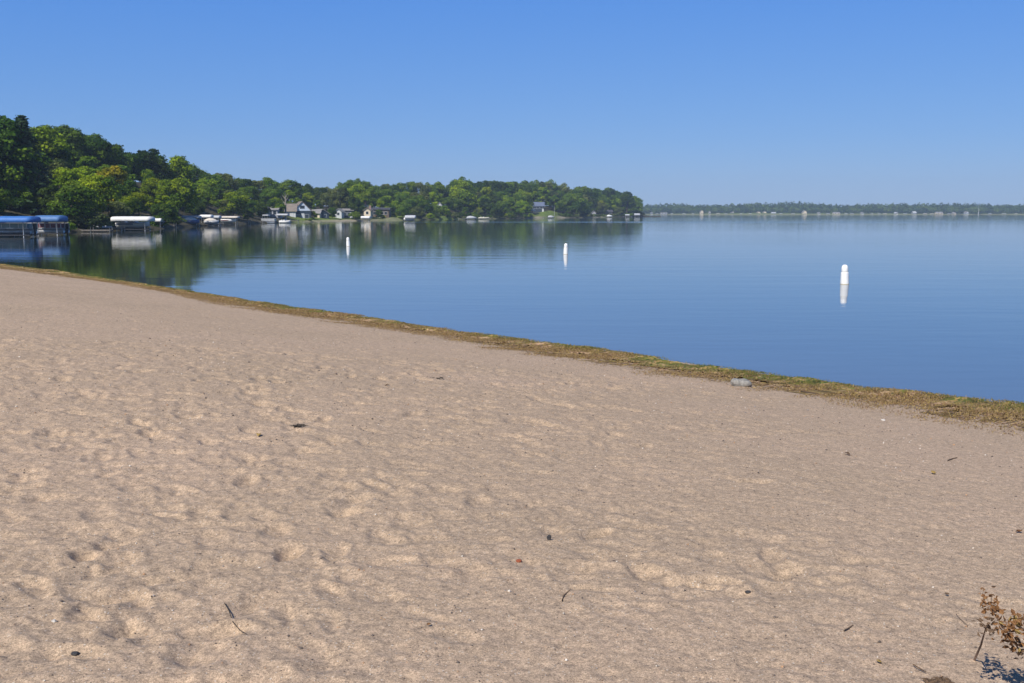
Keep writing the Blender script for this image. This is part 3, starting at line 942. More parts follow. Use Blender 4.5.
def hull_mesh(L, W, D, deck=True):
    mb = MB(); secs = []
    for i in range(11):
        t = i/10; x = -L/2+L*t
        k = 1 if t < .55 else max(.03, 1-((t-.55)/.45)**2.0)
        kz = .0 if t < .5 else ((t-.5)/.5)**2*.35*D
        secs.append([(x, 0, kz), (x, -W*.32*k, .14*D+kz), (x, -W*.46*k, .55*D+kz*.7), (x, -W*.5*k, D+kz*.45), (x, 0, D*1.10+kz*.45),
                     (x, W*.5*k, D+kz*.45), (x, W*.46*k, .55*D+kz*.7), (x, W*.32*k, .14*D+kz)])
    return mb.loft(secs)
def runabout(label, px, y_water, lift, L, hull='white_hull', cover=None, stripe=None, u=None, rz=0.0, group='boats along the wooded shore', W=2.1):
    q = at_z(px, y_water)
    t = thing('motor_boat', label, 'boat', (q.x, q.y, lift), rz, group)
    D = .85
    hull_mesh(L, W, D).build('hull', M[hull], t, True)
    if stripe:
        s = MB()
        s.loft([[(-L*.5, sy*W*.505, D*.62), (-L*.5, sy*W*.505, D*.82), (L*.02, sy*W*.51, D*.82), (L*.02, sy*W*.51, D*.62)] for sy in (-1, 1)], True, True) if False else [s.box(-L*.49, L*.04, sy*W*.5-.012, sy*W*.5+.012, D*.66, D*.86) for sy in (-1, 1)]
        s.build('stripe', M[stripe], t)
    if cover:
        mb = MB(); secs = []
        for i in range(9):
            k = i/8; x = -L*.48+L*.86*k; w = W*.47*(1 if k < .6 else 1-.75*((k-.6)/.4)**2); hh = .1+.55*math.sin(math.pi*min(1, k*.85+.12))
            secs.append([(x, -w, D*.98), (x, -w*.6, D+hh*.7), (x, 0, D+hh), (x, w*.6, D+hh*.7), (x, w, D*.98)])
        mb.loft(secs).build('cover', M[cover], t, True)
    else:
        mb = MB(); mb.loft([[(L*.10, -W*.4, D*1.02), (L*.02, -W*.4, D+.5), (L*.02, W*.4, D+.5), (L*.10, W*.4, D*1.02)],
                            [(L*.12, -W*.4, D*1.02), (L*.04, -W*.4, D+.5), (L*.04, W*.4, D+.5), (L*.12, W*.4, D*1.02)]]).build('windshield', M['glass'], t)
        s = MB()
        for x in (-L*.05, -L*.28): s.box(x-.25, x+.25, -W*.36, W*.36, D*1.0, D*1.35)
        s.build('seat', M['grey_canvas'], t)
    o = MB(); o.box(-L/2-.42, -L/2-.04, -.2, .2, D*.75, D*1.45); o.box(-L/2-.3, -L/2-.12, -.08, .08, -.25, D*.75)
    o.build('outboard_motor', M['black_plastic'], t, False, .05)
    return t
def pontoon(label, px, y_water, lift, L, panel, rz=0.0, bimini=None, group='boats along the wooded shore'):
    q = at_z(px, y_water); W = 2.4
    t = thing('pontoon_boat', label, 'boat', (q.x, q.y, lift), rz, group)
    for sy in (-1, 1):
        MB().tube([(-L/2, sy*.8, .28), (L*.42, sy*.8, .28), (L*.5, sy*.8, .42)], [.3, .3, .08], 12).build('float', M['aluminium'], t, True)
    MB().box(-L*.48, L*.46, -W/2, W/2, .60, .70).build('deck', M['grey_hull'], t)
    f = MB()
    for sy in (-1, 1): f.box(-L*.46, L*.44, sy*(W/2-.04)-.02, sy*(W/2-.04)+.02, .74, 1.32)
    for sx in (-.46, .44): f.box(L*sx-.02, L*sx+.02, -W/2+.1, W/2-.1, .74, 1.32)
    f.build('side_panel', M[panel], t)
    rl = MB()
    for sy in (-1, 1):
        rl.box(-L*.47, L*.45, sy*(W/2-.04)-.035, sy*(W/2-.04)+.035, 1.33, 1.39)
        for k in range(7): xx = -L*.46+L*.9*k/6; rl.box(xx-.025, xx+.025, sy*(W/2-.0)-.02, sy*(W/2-.0)+.02, .71, 1.33)
    rl.build('rail', M['aluminium'], t)
    s = MB(); s.box(-L*.42, -L*.2, -W*.38, W*.38, .71, 1.2); s.box(L*.15, L*.38, -W*.38, -W*.1, .71, 1.2); s.box(-L*.02, L*.06, .1, W*.3, .71, 1.55)
    s.build('seat', M['beige_canvas'], t)
    if bimini:
        c = canopy_mesh(L*.42, W, .3, .1).build('bimini', M[bimini], t, True); c.location = (-L*.18, 0, 2.2)
        p = MB()
        for sx in (-.36, -.02):
            for sy in (-1, 1): p.tube([(L*sx, sy*W*.47, 1.36), (L*sx*1.02, sy*W*.47, 2.25)], .025, 6)
        p.build('bimini_frame', M['aluminium'], t)
    o = MB(); o.box(-L/2-.45, -L/2-.02, -.22, .22, .55, 1.35); o.box(-L/2-.32, -L/2-.1, -.09, .09, -.3, .55)
    o.build('outboard_motor', M['black_plastic'], t, False, .05)
    return t
def dock(label, px0, px1, y_water, W=1.2, zt=.55, skew=0.0, mat='dock_wood', group='docks along the wooded shore'):
    q = at_z((px0+px1)/2, y_water); L = (px1-px0)/F*q.y*CP
    t = thing('dock', label, 'dock', (q.x, q.y, 0), skew, group)
    d = MB(); n = max(6, int(L/.3)); w = L/n
    for i in range(n): d.box(-L/2+i*w+.012, -L/2+(i+1)*w-.012, -W/2, W/2, zt-.05, zt+random.uniform(-.006, .006))
    for sy in (-1, 1): d.box(-L/2, L/2, sy*W*.4-.04, sy*W*.4+.04, zt-.2, zt-.053)
    d.build('deck', M[mat], t)
    k = max(2, int(L/3)+1)
    for i in range(k):
        x = -L/2+.15+(L-.3)*i/(k-1)
        for sy in (-1, 1):
            MB().tube([(x, sy*(W/2+.05), -1.3), (x, sy*(W/2+.05), zt+.45)], .045, 7).build('post', M['aluminium'], t, True)
    return t

boat_lift('boat lift under the bright blue canopy at the left edge', -24, 38.5, 216.0, 222.6, 236.8, 'blue_canvas', 3.2, 0)
pontoon('grey and teal pontoon boat under the bright blue canopy at the left edge', 6, 236.4, .35, 7.2, 'teal_hull', math.pi)
boat_lift('boat lift under the darker blue canopy, right one of the two blue ones', 38, 65.5, 215.2, 221.8, 235.0, 'slate_canvas', 3.0, 0)
pontoon('maroon-sided pontoon boat under the darker blue canopy', 49, 234.8, .25, 4.8, 'maroon', math.pi)
dock('weathered dock running past both blue canopies', -30, 63, 234.4, 1.2, .75)
q = at_z(37, 236.9)
boat_lift('boat lift under the long white canopy', 113, 154, 216.3, 221.3, 230.6, 'white_canvas', 3.0)
runabout('white motor boat on the lift under the long white canopy', 134, 230.4, .45, 5.6, 'white_hull', None, 'blue_hull')
boat_lift('boat lift under the short white canopy beside the long one', 153.5, 163.5, 218.0, 221.8, 228.8, 'white_canvas', 2.2)
runabout('dark blue covered boat under the short white canopy', 158.5, 228.6, .35, 2.9, 'blue_hull', 'slate_canvas', W=1.6)
dock('low dark dock right of the short white canopy', 150, 176, 227.9, 1.2, .6)
dock('small wooden dock left of the long white canopy', 108, 124, 230.9, 1.4, .55)
# overturned pale boat pulled up on the bank
t = thing('rowing_boat', 'pale grey rowing boat lying overturned on the bank between blue and white canopies', 'boat', at_z(101, 230.9)+Vector((0, 1.0, .95)))
t.rotation_euler = (math.pi, 0, .15)
hull_mesh(2.9, 1.2, .5).build('hull', M['grey_hull'], t, True); MB().box(-1.2, .9, -.03, .03, -.07, .02).build('keel', M['grey_hull'], t)
dock('dark dock beside the overturned pale boat', 72, 112, 231.9, 1.0, .35)

boat_lift('boat lift under the blue-grey canopy, left end of the boat cluster', 183, 201, 215.6, 218.4, 226.3, 'grey_canvas', 2.6)
runabout('blue-hulled boat with white cover under the blue-grey canopy', 191.5, 226.6, .55, 3.6, 'blue_hull', 'white_canvas', W=1.9)
boat_lift('boat lift under the white canopy in the middle of the boat cluster', 201, 213, 214.6, 217.7, 225.8, 'white_canvas', 2.4)
runabout('boat under a pale beige cover in the middle of the boat cluster', 212, 226.0, .35, 3.2, 'grey_hull', 'beige_canvas', W=1.9)
boat_lift('boat lift under the small pale canopy right of the beige covered boat', 213.5, 221, 215.4, 218.4, 225.4, 'grey_canvas', 2.2)
boat_lift('boat lift under the cream canopy, right end of the boat cluster', 221.5, 239.5, 216.0, 218.2, 224.9, 'beige_canvas', 2.4)
runabout('white boat with red-brown stripe on the lift under the cream canopy', 229, 224.9, .55, 3.8, 'white_hull', 'white_canvas', 'maroon')
dock('dock in front of the boat cluster', 196, 222, 225.9, 1.2, .5)
dock('pale dock right of the cream canopy', 239.5, 250, 223.9, 1.6, .7, mat='dock_wood')
dock('weathered dock running past the grey pontoon boat', 250, 264, 223.6, 1.4, .6)
pontoon('grey pontoon boat moored left of the white motor boat', 269, 223.2, 0, 4.2, 'grey_hull', 0, 'grey_canvas')
runabout('white motor boat moored in front of the pale-gabled house', 285, 223.2, -.15, 3.2, 'white_hull', None, None, W=1.8)
boat_lift('low boat lift with a white cover behind the moored white motor boat', 277, 289, 213.6, 215.6, 222.6, 'grey_canvas', 2.4)
dock('dark dock right of the moored white motor boat', 290, 299, 222.6, 1.3, .7)
boat_lift('white canopied boat lift in front of the cream cottage', 361, 370.5, 216.0, 218.6, 221.4, 'white_canvas', 2.6)
boat_lift('white tent-like boat lift standing alone right of the sand heap', 405, 416, 215.2, 218.6, 221.6, 'grey_canvas', 3.0)
runabout('white covered boat inside the lone white lift', 409, 221.6, .25, 3.4, 'white_hull', 'white_canvas')
runabout('grey covered boat beached on the middle shore', 471.5, 219.6, .15, 4.4, 'grey_hull', 'grey_canvas')
runabout('cream boat beached on the middle shore right of the grey one', 484, 219.5, .1, 5.0, 'cream_hull', None)
dock('thin pale dock left of the beached grey boat', 458, 468, 219.6, 1.4, .5)
runabout('grey covered boat at the foot of the green lawn', 551, 218.3, .1, 3.6, 'grey_hull', 'grey_canvas')
dock('pale dock at the foot of the green lawn', 543, 553, 218.5, 1.4, .6)
runabout('white covered boat by the shore of the wooded point', 609.5, 217.5, .3, 3.6, 'white_hull', 'white_canvas')
boat_lift('boat lift with pale canopy just left of the one at the tip of the point', 625, 629.5, 214.2, 215.6, 217.2, 'grey_canvas', 2.8)
boat_lift('boat lift with pale canopy at the very tip of the point', 634, 640, 213.4, 215.4, 217.1, 'grey_canvas', 2.8)
dock('pale dock off the tip of the wooded point', 614, 632, 217.15, 1.5, .5)

# ------------------------------------------------------------------ houses
def house(name, label, px0, px1, u, y_ground, y_eave, y_ridge, wall, roof, depth=7.0, ridge='x', windows=(), door=None, chimney=None, gable=None, group='lake houses', over=.45, rz=0.0):
    """ridge 'x': eaves face the lake; 'y': gable faces the lake"""
    pc = (px0+px1)/2; Y = YS(pc)+u
    x0, x1 = x_of(px0, Y), x_of(px1, Y); W = x1-x0
    z0, ze, zr = at_y(pc, y_ground, Y).z, at_y(pc, y_eave, Y).z, at_y(pc, y_ridge, Y).z
    gl = land_z(pc, u)
    z0 = max(min(z0, gl), z0-2.5)-.3
    t = thing(name, label, 'house', ((x0+x1)/2, Y, z0), rz, group)
    he, hr = ze-z0, zr-z0; D = depth; w = W/2
    m = MB()
    if ridge == 'y':
        m.add([(-w,0,0),(w,0,0),(w,0,he),(0,0,hr-.05),(-w,0,he),(-w,D,0),(w,D,0),(w,D,he),(0,D,hr-.05),(-w,D,he)],
              [(0,1,2,3,4),(6,5,9,8,7),(1,6,7,2),(5,0,4,9),(0,5,6,1),(2,7,8,3),(4,3,8,9)])
    else:
        m.add([(-w,0,0),(w,0,0),(w,0,he),(-w,0,he),(-w,D,0),(w,D,0),(w,D,he),(-w,D,he),(-w,D/2,hr-.05),(w,D/2,hr-.05)],
              [(0,1,2,3),(5,4,7,6),(1,5,6,9,2),(4,0,3,8,7),(0,4,5,1),(2,9,8,3),(9,6,7,8)])
    m.build('wall', M[wall], t)
    r = MB(); th = .16
    if ridge == 'y':
        s = (hr-he)/w
        for sg in (-1, 1):
            a = (sg*(w+over), -over, he-over*s); b = (0, -over, hr)
            r.add([a, (a[0], D+over, a[2]), (0, D+over, hr), b, (a[0], -over, a[2]+th), (a[0], D+over, a[2]+th), (0, D+over, hr+th), (0, -over, hr+th)],
                  [(0,1,2,3),(7,6,5,4),(0,4,5,1),(1,5,6,2),(3,7,4,0)])
    else:
        s = (hr-he)/(D/2)
        for sg in (-1, 1):
            yo = D/2+sg*(D/2+over)
            r.add([(-w-over, yo, he-over*s), (w+over, yo, he-over*s), (w+over, D/2, hr), (-w-over, D/2, hr),
                   (-w-over, yo, he-over*s+th), (w+over, yo, he-over*s+th), (w+over, D/2, hr+th), (-w-over, D/2, hr+th)],
                  [(0,3,2,1),(4,5,6,7),(0,1,5,4),(1,2,6,5),(3,0,4,7)])
    ro = r.build('roof', M[roof], t)
    if chimney:
        cx, cy = chimney; MB().box(cx-.4, cx+.4, cy-.4, cy+.4, he, hr+.9).build('chimney', M['brick'], ro)
    for (fx, fz, ww, wh) in windows:
        cx, cz = fx*w, fz*hr
        wi = MB(); fr = .07
        wi.box(cx-ww/2-fr, cx+ww/2+fr, -.06, -.004, cz+wh/2, cz+wh/2+fr); wi.box(cx-ww/2-fr, cx+ww/2+fr, -.06, -.004, cz-wh/2-fr, cz-wh/2)
        wi.box(cx-ww/2-fr, cx-ww/2, -.058, -.004, cz-wh/2, cz+wh/2); wi.box(cx+ww/2, cx+ww/2+fr, -.058, -.004, cz-wh/2, cz+wh/2)
        wo = wi.build('window', M['white_paint'], t)
        MB().box(cx-ww/2, cx+ww/2, -.03, -.003, cz-wh/2, cz+wh/2).build('pane', M['glass'], wo)
    if door:
        cx = door*w; MB().box(cx-.5, cx+.5, -.05, -.003, .3, 2.35).build('door', M['white_paint'], t)
    if gable:
        zc = he-.05
        g = MB(); g.add([(-w*.98,-.05,zc),(w*.98,-.05,zc),(0,-.05,hr-.15),(-w*.98,-.004,zc),(w*.98,-.004,zc),(0,-.004,hr-.15)], [(0,1,2),(5,4,3),(0,3,4,1),(1,4,5,2),(2,5,3,0)])
        go = g.build('gable', M[gable], t)
        for fx in (-.16, .0, .16):
            MB().box(fx*w*1.0-.33, fx*w+.33, -.085, -.052, zc+.7, zc+1.75).build('window', M['glass'], go)
    return t

house('lake_house', 'lake house with pale blue gable and three windows over a dark lower floor', 293.8, 311, 16, 219.5, 210.6, 201.6, 'blue_siding', 'tan_shingle', 12, 'y',
      [(-.45, .22, 1.1, 1.2), (.5, .22, 1.3, 1.2)], .05, None, 'pale_siding', rz=R(17))
house('lake_house', 'tan-roofed side wing adjoining the pale-gabled house', 285.5, 295.5, 24, 218, 210.8, 204.0, 'white_paint', 'tan_shingle', 7, 'x', [(-.5, .3, 1, 1)], .3, rz=R(8))
house('cottage', 'low cottage with pale roof and dark blue gable', 316.5, 329, 15, 217.6, 213.4, 209.4, 'blue_siding', 'pale_shingle', 9, 'y', [(-.4, .32, .9, .9), (.4, .32, .9, .9)], 0, rz=R(26))
house('cottage', 'pale-roofed wing left of the dark blue gable', 311.5, 319.5, 19, 217.6, 213.2, 209.8, 'cream_siding', 'pale_shingle', 6, 'x', [(0, .35, 1.0, .9)])
house('cottage', 'small white cottage with bright front wall', 335, 341.5, 14, 217.4, 211.2, 208.8, 'white_paint', 'pale_shingle', 6, 'y', [(.0, .5, .8, .9)], None)
house('cottage', 'dark long cottage with pale roof edge right of the small white one', 342, 353, 15, 217.4, 210.4, 208.9, 'blue_siding', 'pale_shingle', 6, 'x', [(-.5, .5, 1.1, 1), (.3, .5, 1.1, 1)], .7)
house('cottage', 'cream-gabled cottage behind a white boat lift', 363.8, 370.5, 12, 217.2, 210.2, 207.8, 'cream_siding', 'tan_shingle', 7, 'y', [(.0, .55, .9, 1.0)], None, (.9, 2))
house('cottage', 'long brown cottage right of the cream gable', 371, 389, 14, 217.2, 209.6, 207.9, 'brown_siding', 'dark_shingle', 7, 'x', [(-.6, .5, 1.3, 1.1), (.2, .5, 1.3, 1.1), (.65, .5, 1.0, 1.1)], -.15)
house('cottage', 'green cottage half hidden by trees left of the grey house', 256, 265.5, 24, 217, 210.6, 207.2, 'green_siding', 'dark_shingle', 6, 'x', [(-.3, .5, 1, 1)])
house('cottage', 'grey house behind the moored pontoon boat', 268, 277.5, 20, 218, 209.6, 206.2, 'grey_siding', 'pale_shingle', 7, 'x', [(-.5, .5, 1.0, 1.1), (.4, .5, 1.0, 1.1)], 0)
house('summer_house', 'white summer house on a brown bank among trees', 437.2, 441.6, 22, 211.5, 205.0, 202.2, 'white_paint', 'pale_shingle', 4, 'y', [(0, .5, .7, .9)])
house('lake_house', 'blue-roofed house above the green lawn', 533, 544, 27, 211.0, 206.0, 202.2, 'blue_siding', 'slate_shingle', 9, 'x', [(-.6, .5, 1.5, 1.2), (-.1, .5, 1.5, 1.2), (.5, .5, 1.5, 1.2)], .8)
house('shed', 'small grey shed under trees on the wooded point', 591.5, 596, 10, 217, 212.6, 210.8, 'grey_siding', 'pale_shingle', 3.5, 'y', [(0, .5, .6, .7)])
house('cottage', 'brown cottage under trees on the wooded point', 606.5, 612.5, 12, 217, 212.0, 210.0, 'brown_siding', 'dark_shingle', 6, 'x', [(-.4, .55, 1.0, 1.0), (.4, .55, 1.0, 1.0)], 0)

# garden umbrella, flagpole
g = on_land(533, 24)
t = thing('garden_umbrella', 'white garden umbrella left of the blue-roofed house', 'umbrella', (g.x, g.y, g.z))
MB().tube([(0,0,0),(0,0,2.6)], .03, 8).build('pole', M['white_paint'], t)
MB().lathe([(1.5, 2.1), (1.52, 2.12), (.8, 2.5), (.05, 2.75)], 12).build('canopy', M['white_canvas'], t)
g = on_land(554.3, 6)
t = thing('flagpole', 'white flagpole on the lawn right of the blue-roofed house', 'flagpole', (g.x, g.y, g.z))
MB().tube([(0,0,-.2),(0,0,5.0)], [.07,.05], 8).build('pole', M['white_paint'], t); MB().lathe([(.02,5.0),(.1,5.06),(.1,5.14),(.02,5.2)], 10).build('finial', M['white_paint'], t)

# ------------------------------------------------------------------ far shore
FY = at_z(800, 214.85).y
def far_pt(px, u=0.0): return Vector((x_of(px, FY+u), FY+u, 0))
fx = np.linspace(x_of(450, FY), x_of(1220, FY), 240)
fr = np.random.default_rng(17)
rows = [(-8, -.6), (0, .1), (14, .9), (26, 1.6), (60, 3.5), (140, 6.0), (200, 5)]
fv = []
for x in fx:
    w = 14*math.sin(x*.011)+7*math.sin(x*.027+1)
    for u, z in rows: fv.append((x, FY+u+w, z+fr.normal(0, .08)))
fv = np.array(fv); nu = len(rows); ii = (np.arange(len(fx)-1)[:, None]*nu+np.arange(nu-1)[None, :]).ravel()
fg = mesh_np('far_shore_ground', fv, np.stack([ii, ii+nu, ii+nu+1, ii+1], -1), M['terrain'], smooth=True); tag(fg, kind='structure')
fc = np.zeros((len(fv), 3)); fc[:, 0] = .8; k = np.tile(np.arange(nu), len(fx)); fc[:, 1] = np.where((k >= 1) & (k <= 2), .4, 0); add_color(fg, 'cover', fc, 'POINT')
# the wood behind it reads as one mass
VS, FS, TT = [], [], []; off = 0
far_sky = [(600,203),(640,205),(650,204.3),(675,203.4),(700,204.5),(730,204.3),(750,202.6),(775,202.6),(790,201.6),(812,202.2),(830,204.2),(860,204.0),(890,203.0),(905,203.2),(925,203.6),(945,203.2),(975,203.0),(1000,204.4),(1024,203.8),(1200,203.5)]
for rowi, (u, cnt, fhe) in enumerate(((95, 170, 1.0), (62, 170, .84), (36, 150, .62))):
    for i in range(cnt):
        px = 560+(1190-560)*(i+fr.uniform(-.4, .4))/cnt
        Yt = FY+u+fr.uniform(-10, 10); X = x_of(px, Yt)
        top = at_y(px, float(np.interp(px, [a for a, _ in far_sky], [b for _, b in far_sky])), Yt).z*fhe*fr.uniform(.90, 1.05)
        rr2 = fr.uniform(4.5, 7.5)
        n = 230
        v = fr.standard_normal((n, 3)); v /= np.linalg.norm(v, axis=1)[:, None]
        lump = 1+.2*np.sin(v[:, 0]*5+i)*np.sin(v[:, 2]*6+i)
        base = 3.0; hh = max(4, (top-base)/2)
        c = np.array([X, Yt, base+hh])+v*np.stack([rr2*lump, rr2*lump, hh*lump*.97], -1)*fr.uniform(.75, 1.05, (n, 1))
        a, b = leaf_quads(c, v+fr.standard_normal((n, 3))*.4+np.array([0, 0, .2]), 1.15, fr)
        VS.append(a); FS.append(b+off); off += len(a); TT.append(np.full(n, fr.random()))
fw = mesh_np('far_wood', np.vstack(VS), np.vstack(FS), M['leaf'])
a = fw.data.attributes.new('tint', 'FLOAT', 'FACE'); a.data.foreach_set('value', np.concatenate(TT).astype(np.float32))
fw.color = (.058,.10,.022,1)
tag(fw, 'long low belt of woodland along the far shore of the lake', 'woodland', kind='stuff')
# houses along it
def far_house(label, px, w, he, hr, wall, roof, u=20, ridge='x'):
    w, he, hr = w*.7, he*.62, hr*.68
    p = far_pt(px, u); p.z = .8
    t = thing('far_house', label, 'house', p, 0, 'houses on the far shore')
    m = MB(); r = MB(); D = 9; W = w/2
    if ridge == 'x':
        m.add([(-W,0,0),(W,0,0),(W,0,he),(-W,0,he),(-W,D,0),(W,D,0),(W,D,he),(-W,D,he),(-W,D/2,hr),(W,D/2,hr)], [(0,1,2,3),(5,4,7,6),(1,5,6,9,2),(4,0,3,8,7),(0,4,5,1)])
        r.add([(-W-.4,-.5,he-.1),(W+.4,-.5,he-.1),(W+.4,D/2,hr+.15),(-W-.4,D/2,hr+.15),(-W-.4,D+.5,he-.1),(W+.4,D+.5,he-.1)], [(0,1,2,3),(3,2,5,4)])
    else:
        m.add([(-W,0,0),(W,0,0),(W,0,he),(0,0,hr),(-W,0,he),(-W,D,0),(W,D,0),(W,D,he),(0,D,hr),(-W,D,he)], [(0,1,2,3,4),(6,5,9,8,7),(1,6,7,2),(5,0,4,9),(0,5,6,1)])
        r.add([(-W-.4,-.5,he-.1),(0,-.5,hr+.15),(0,D+.5,hr+.15),(-W-.4,D+.5,he-.1),(W+.4,-.5,he-.1),(W+.4,D+.5,he-.1)], [(0,1,2,3),(1,4,5,2)])
    m.build('wall', M[wall], t); r.build('roof', M[roof], t)
    wn = MB()
    for k in range(max(2, int(w/4))): cx = -W+w*(k+.5)/max(2, int(w/4)); wn.box(cx-.6, cx+.6, -.05, -.003, 1.0, 2.3)
    wn.build('window', M['glass'], t)
FH = [('tall cream gabled house near the left end of the far shore', 702, 6, 6, 9, 'cream_siding', 'pale_shingle', 12, 'y'),
      ('narrow white house right of the tall cream gable, far shore', 710, 3, 5, 7, 'white_paint', 'pale_shingle', 14, 'y'),
      ('narrow white boathouse just beyond the wooded point, far shore', 652, 3.5, 3.5, 5.5, 'white_paint', 'pale_shingle', 5, 'y'),
      ('long low pale house right of the wooded point, far shore', 664, 14, 2.4, 4, 'white_paint', 'pale_shingle', 14, 'x'),
      ('grey house among trees left of the cream pair, far shore', 732, 8, 3.5, 6.5, 'grey_siding', 'pale_shingle', 22, 'x'),
      ('cream house, left of a close pair on the far shore', 759, 8, 3.6, 6.5, 'cream_siding', 'tan_shingle', 18, 'y'),
      ('cream house, right of a close pair on the far shore', 765, 7, 4, 7, 'cream_siding', 'pale_shingle', 22, 'y'),
      ('bright white low house straight behind the gap of the close pair, far shore', 774, 9, 3.2, 4.8, 'white_paint', 'white_paint', 8, 'x'),
      ('tall pinkish gabled house left of the nearest buoy, far shore', 805, 8, 5, 9, 'cream_siding', 'pale_shingle', 8, 'y'),
      ('small white boathouse above the nearest buoy, far shore', 819.5, 4, 3.5, 5, 'white_paint', 'pale_shingle', 5, 'y'),
      ('long pale house right of the nearest buoy, far shore', 837, 14, 3, 5, 'beige_canvas', 'pale_shingle', 12, 'x'),
      ('small white house at the clump of dark trees, far shore', 863, 5, 3, 4.8, 'white_paint', 'pale_shingle', 9, 'y'),
      ('bright white house midway along the right of the far shore', 897, 5, 3.4, 5, 'white_paint', 'white_paint', 8, 'y'),
      ('white-roofed house among trees, right of far shore', 915, 7, 4, 6.5, 'grey_siding', 'white_paint', 18, 'x'),
      ('long pinkish grey house left of the bright white gable, far shore', 940, 14, 3, 5.5, 'cream_siding', 'pale_shingle', 10, 'x'),
      ('small cream house between the long house and the white gable, far shore', 955, 5, 3, 4.8, 'cream_siding', 'pale_shingle', 10, 'y'),
      ('bright white gabled house left of the tall pole, far shore', 967.5, 5.5, 4.2, 6.5, 'white_paint', 'pale_shingle', 6, 'y')]
for h in FH: far_house(*h)
p = far_pt(978.5, -6)
t = thing('mast', 'thin white mast standing on the far shore at the right', 'mast', p); MB().tube([(0,0,-1),(0,0,15)], [.32,.22], 8).build('pole', M['white_paint'], t, True); MB().box(-.6,.6,-.05,.05,13.2,13.4).build('crossbar', M['white_paint'], t)
# docks and lifts of the far shore, a pixel or two each
fr2 = random.Random(3)
for px in (657, 672, 684, 693, 718, 726, 741, 750, 781, 793, 828, 846, 852, 872, 879, 885, 905, 925, 932, 949, 990, 1004, 1016):
    p = far_pt(px, -8); L = fr2.uniform(3, 6)
    t = thing('far_boat_lift', 'small pale boat lift at the far waterline', 'boat lift', p, 0, 'boat lifts on the far shore')
    c = canopy_mesh(L, 3, .6, .2).build('canopy', M[fr2.choice(['grey_canvas', 'beige_canvas', 'grey_canvas'])], t, True); c.location.z = 1.7
    f = MB()
    for sx in (-1, 1):
        for sy in (-1, 1): f.tube([(sx*L*.4, sy*1.2, -1), (sx*L*.4, sy*1.2, 1.9)], .08, 6)
    f.build('frame', M['aluminium'], t)

# ------------------------------------------------------------------ buoys
def buoy(label, px, y_wl, y_top, lean):
    p = at_z(px, y_wl); h = at_y(px, y_top, p.y).z; r0 = h*.205
    t = thing('swim_buoy', label, 'buoy', p, random.uniform(0, 6), 'white buoys of the swimming area')
    t.rotation_euler = (lean[0], lean[1], 0)
    MB().lathe([(r0*.8, -.5), (r0*1.02, -.12), (r0*1.05, 0.02*h), (r0*1.04, h*.16), (r0*1.0, h*.30), (r0*.96, h*.56), (r0*.93, h*.60), (r0*.84, h*.617)], 28).build('body', M['buoy'], t, True)
    MB().lathe([(r0*.83, h*.614), (r0*.84, h*.62), (r0*.84, h*.634), (r0*.82, h*.64)], 28).build('seam_band', M['buoy_band'], t, True)
    MB().lathe([(r0*.82, h*.637), (r0*.84, h*.65), (r0*.83, h*.80), (r0*.77, h*.88), (r0*.62, h*.95), (r0*.36, h*.99), (r0*.08, h)], 28).build('cap', M['buoy'], t, True)
    MB().lathe([(r0*1.06, -.03), (r0*1.075, -.01), (r0*1.075, .018), (r0*1.055, .03)], 28).build('waterline_stain', M['buoy_band'], t, True)
buoy('nearest and largest white buoy, alone on the right of the lake', 844.6, 284.2, 264.6, (0, R(-1.5)))
buoy('middle white buoy, off the tip of the wooded point', 565.7, 254.2, 243.3, (R(1), R(1)))
buoy('farthest and smallest white buoy, in front of the wood\'s reflection', 348.3, 246.2, 237.2, (0, R(-2)))

# ------------------------------------------------------------------ things on the sand
def stone(name, label, px, py, sx, sy, sz, mat, seed, sink=.3, rz=0.0, group=None):
    if name == 'pebble': sx, sy, sz = sx*.7, sy*.7, sz*.7
    r = np.random.default_rng(seed)
    p = on_sand(px, py)
    mb = MB(); n, m = 18, 12; k = r.standard_normal((6, 3))*1.6; ph = r.uniform(0, 6, 6)
    secs = []
    for i in range(m+1):
        la_ = math.pi*(i/m)-math.pi/2; ring = []
        for j in range(n):
            lo = 2*math.pi*j/n
            d = np.array([math.cos(la_)*math.cos(lo), math.cos(la_)*math.sin(lo), math.sin(la_)])
            f = 1+.09*sum(math.sin(k[q].dot(d)*1.7+ph[q]) for q in range(6))*.6
            d = np.sign(d)*np.abs(d)**.8
            ring.append((d[0]*f*sx, d[1]*f*sy, d[2]*f*sz+sz*(1-sink)))
        secs.append(ring)
    mb.loft(secs, True, False)
    o = mb.build(name, M[mat], None, True)
    o.location = p; o.rotation_euler = (0, 0, rz)
    return tag(o, label, 'stone', group)
stone('rock', 'grey fieldstone lying on the sand at the edge of the weed strip', 740, 386, .155, .10, .075, 'grey_rock', 3, .45, R(-8))
stone('pebble', 'small brick-red pebble in the middle foreground sand', 518.5, 562, .021, .016, .012, 'red_stone', 5)
stone('pebble', 'small black upright stone in the middle foreground sand', 549, 540, .016, .014, .026, 'dark_stone', 6)
stone('pebble', 'small dark stone in smooth sand, foreground right of centre', 748, 593, .020, .014, .010, 'dark_stone', 7)
stone('pebble', 'whitish pebble on the left foreground sand', 54, 622, .014, .012, .009, 'pale_stone', 8)
stone('pebble', 'whitish pebble in smooth sand below the grey fieldstone', 883, 421, .035, .03, .02, 'pale_stone', 9)
stone('pebble', 'blue-grey stone in a footprint at bottom left', 75, 655, .022, .018, .012, 'dark_stone', 10)

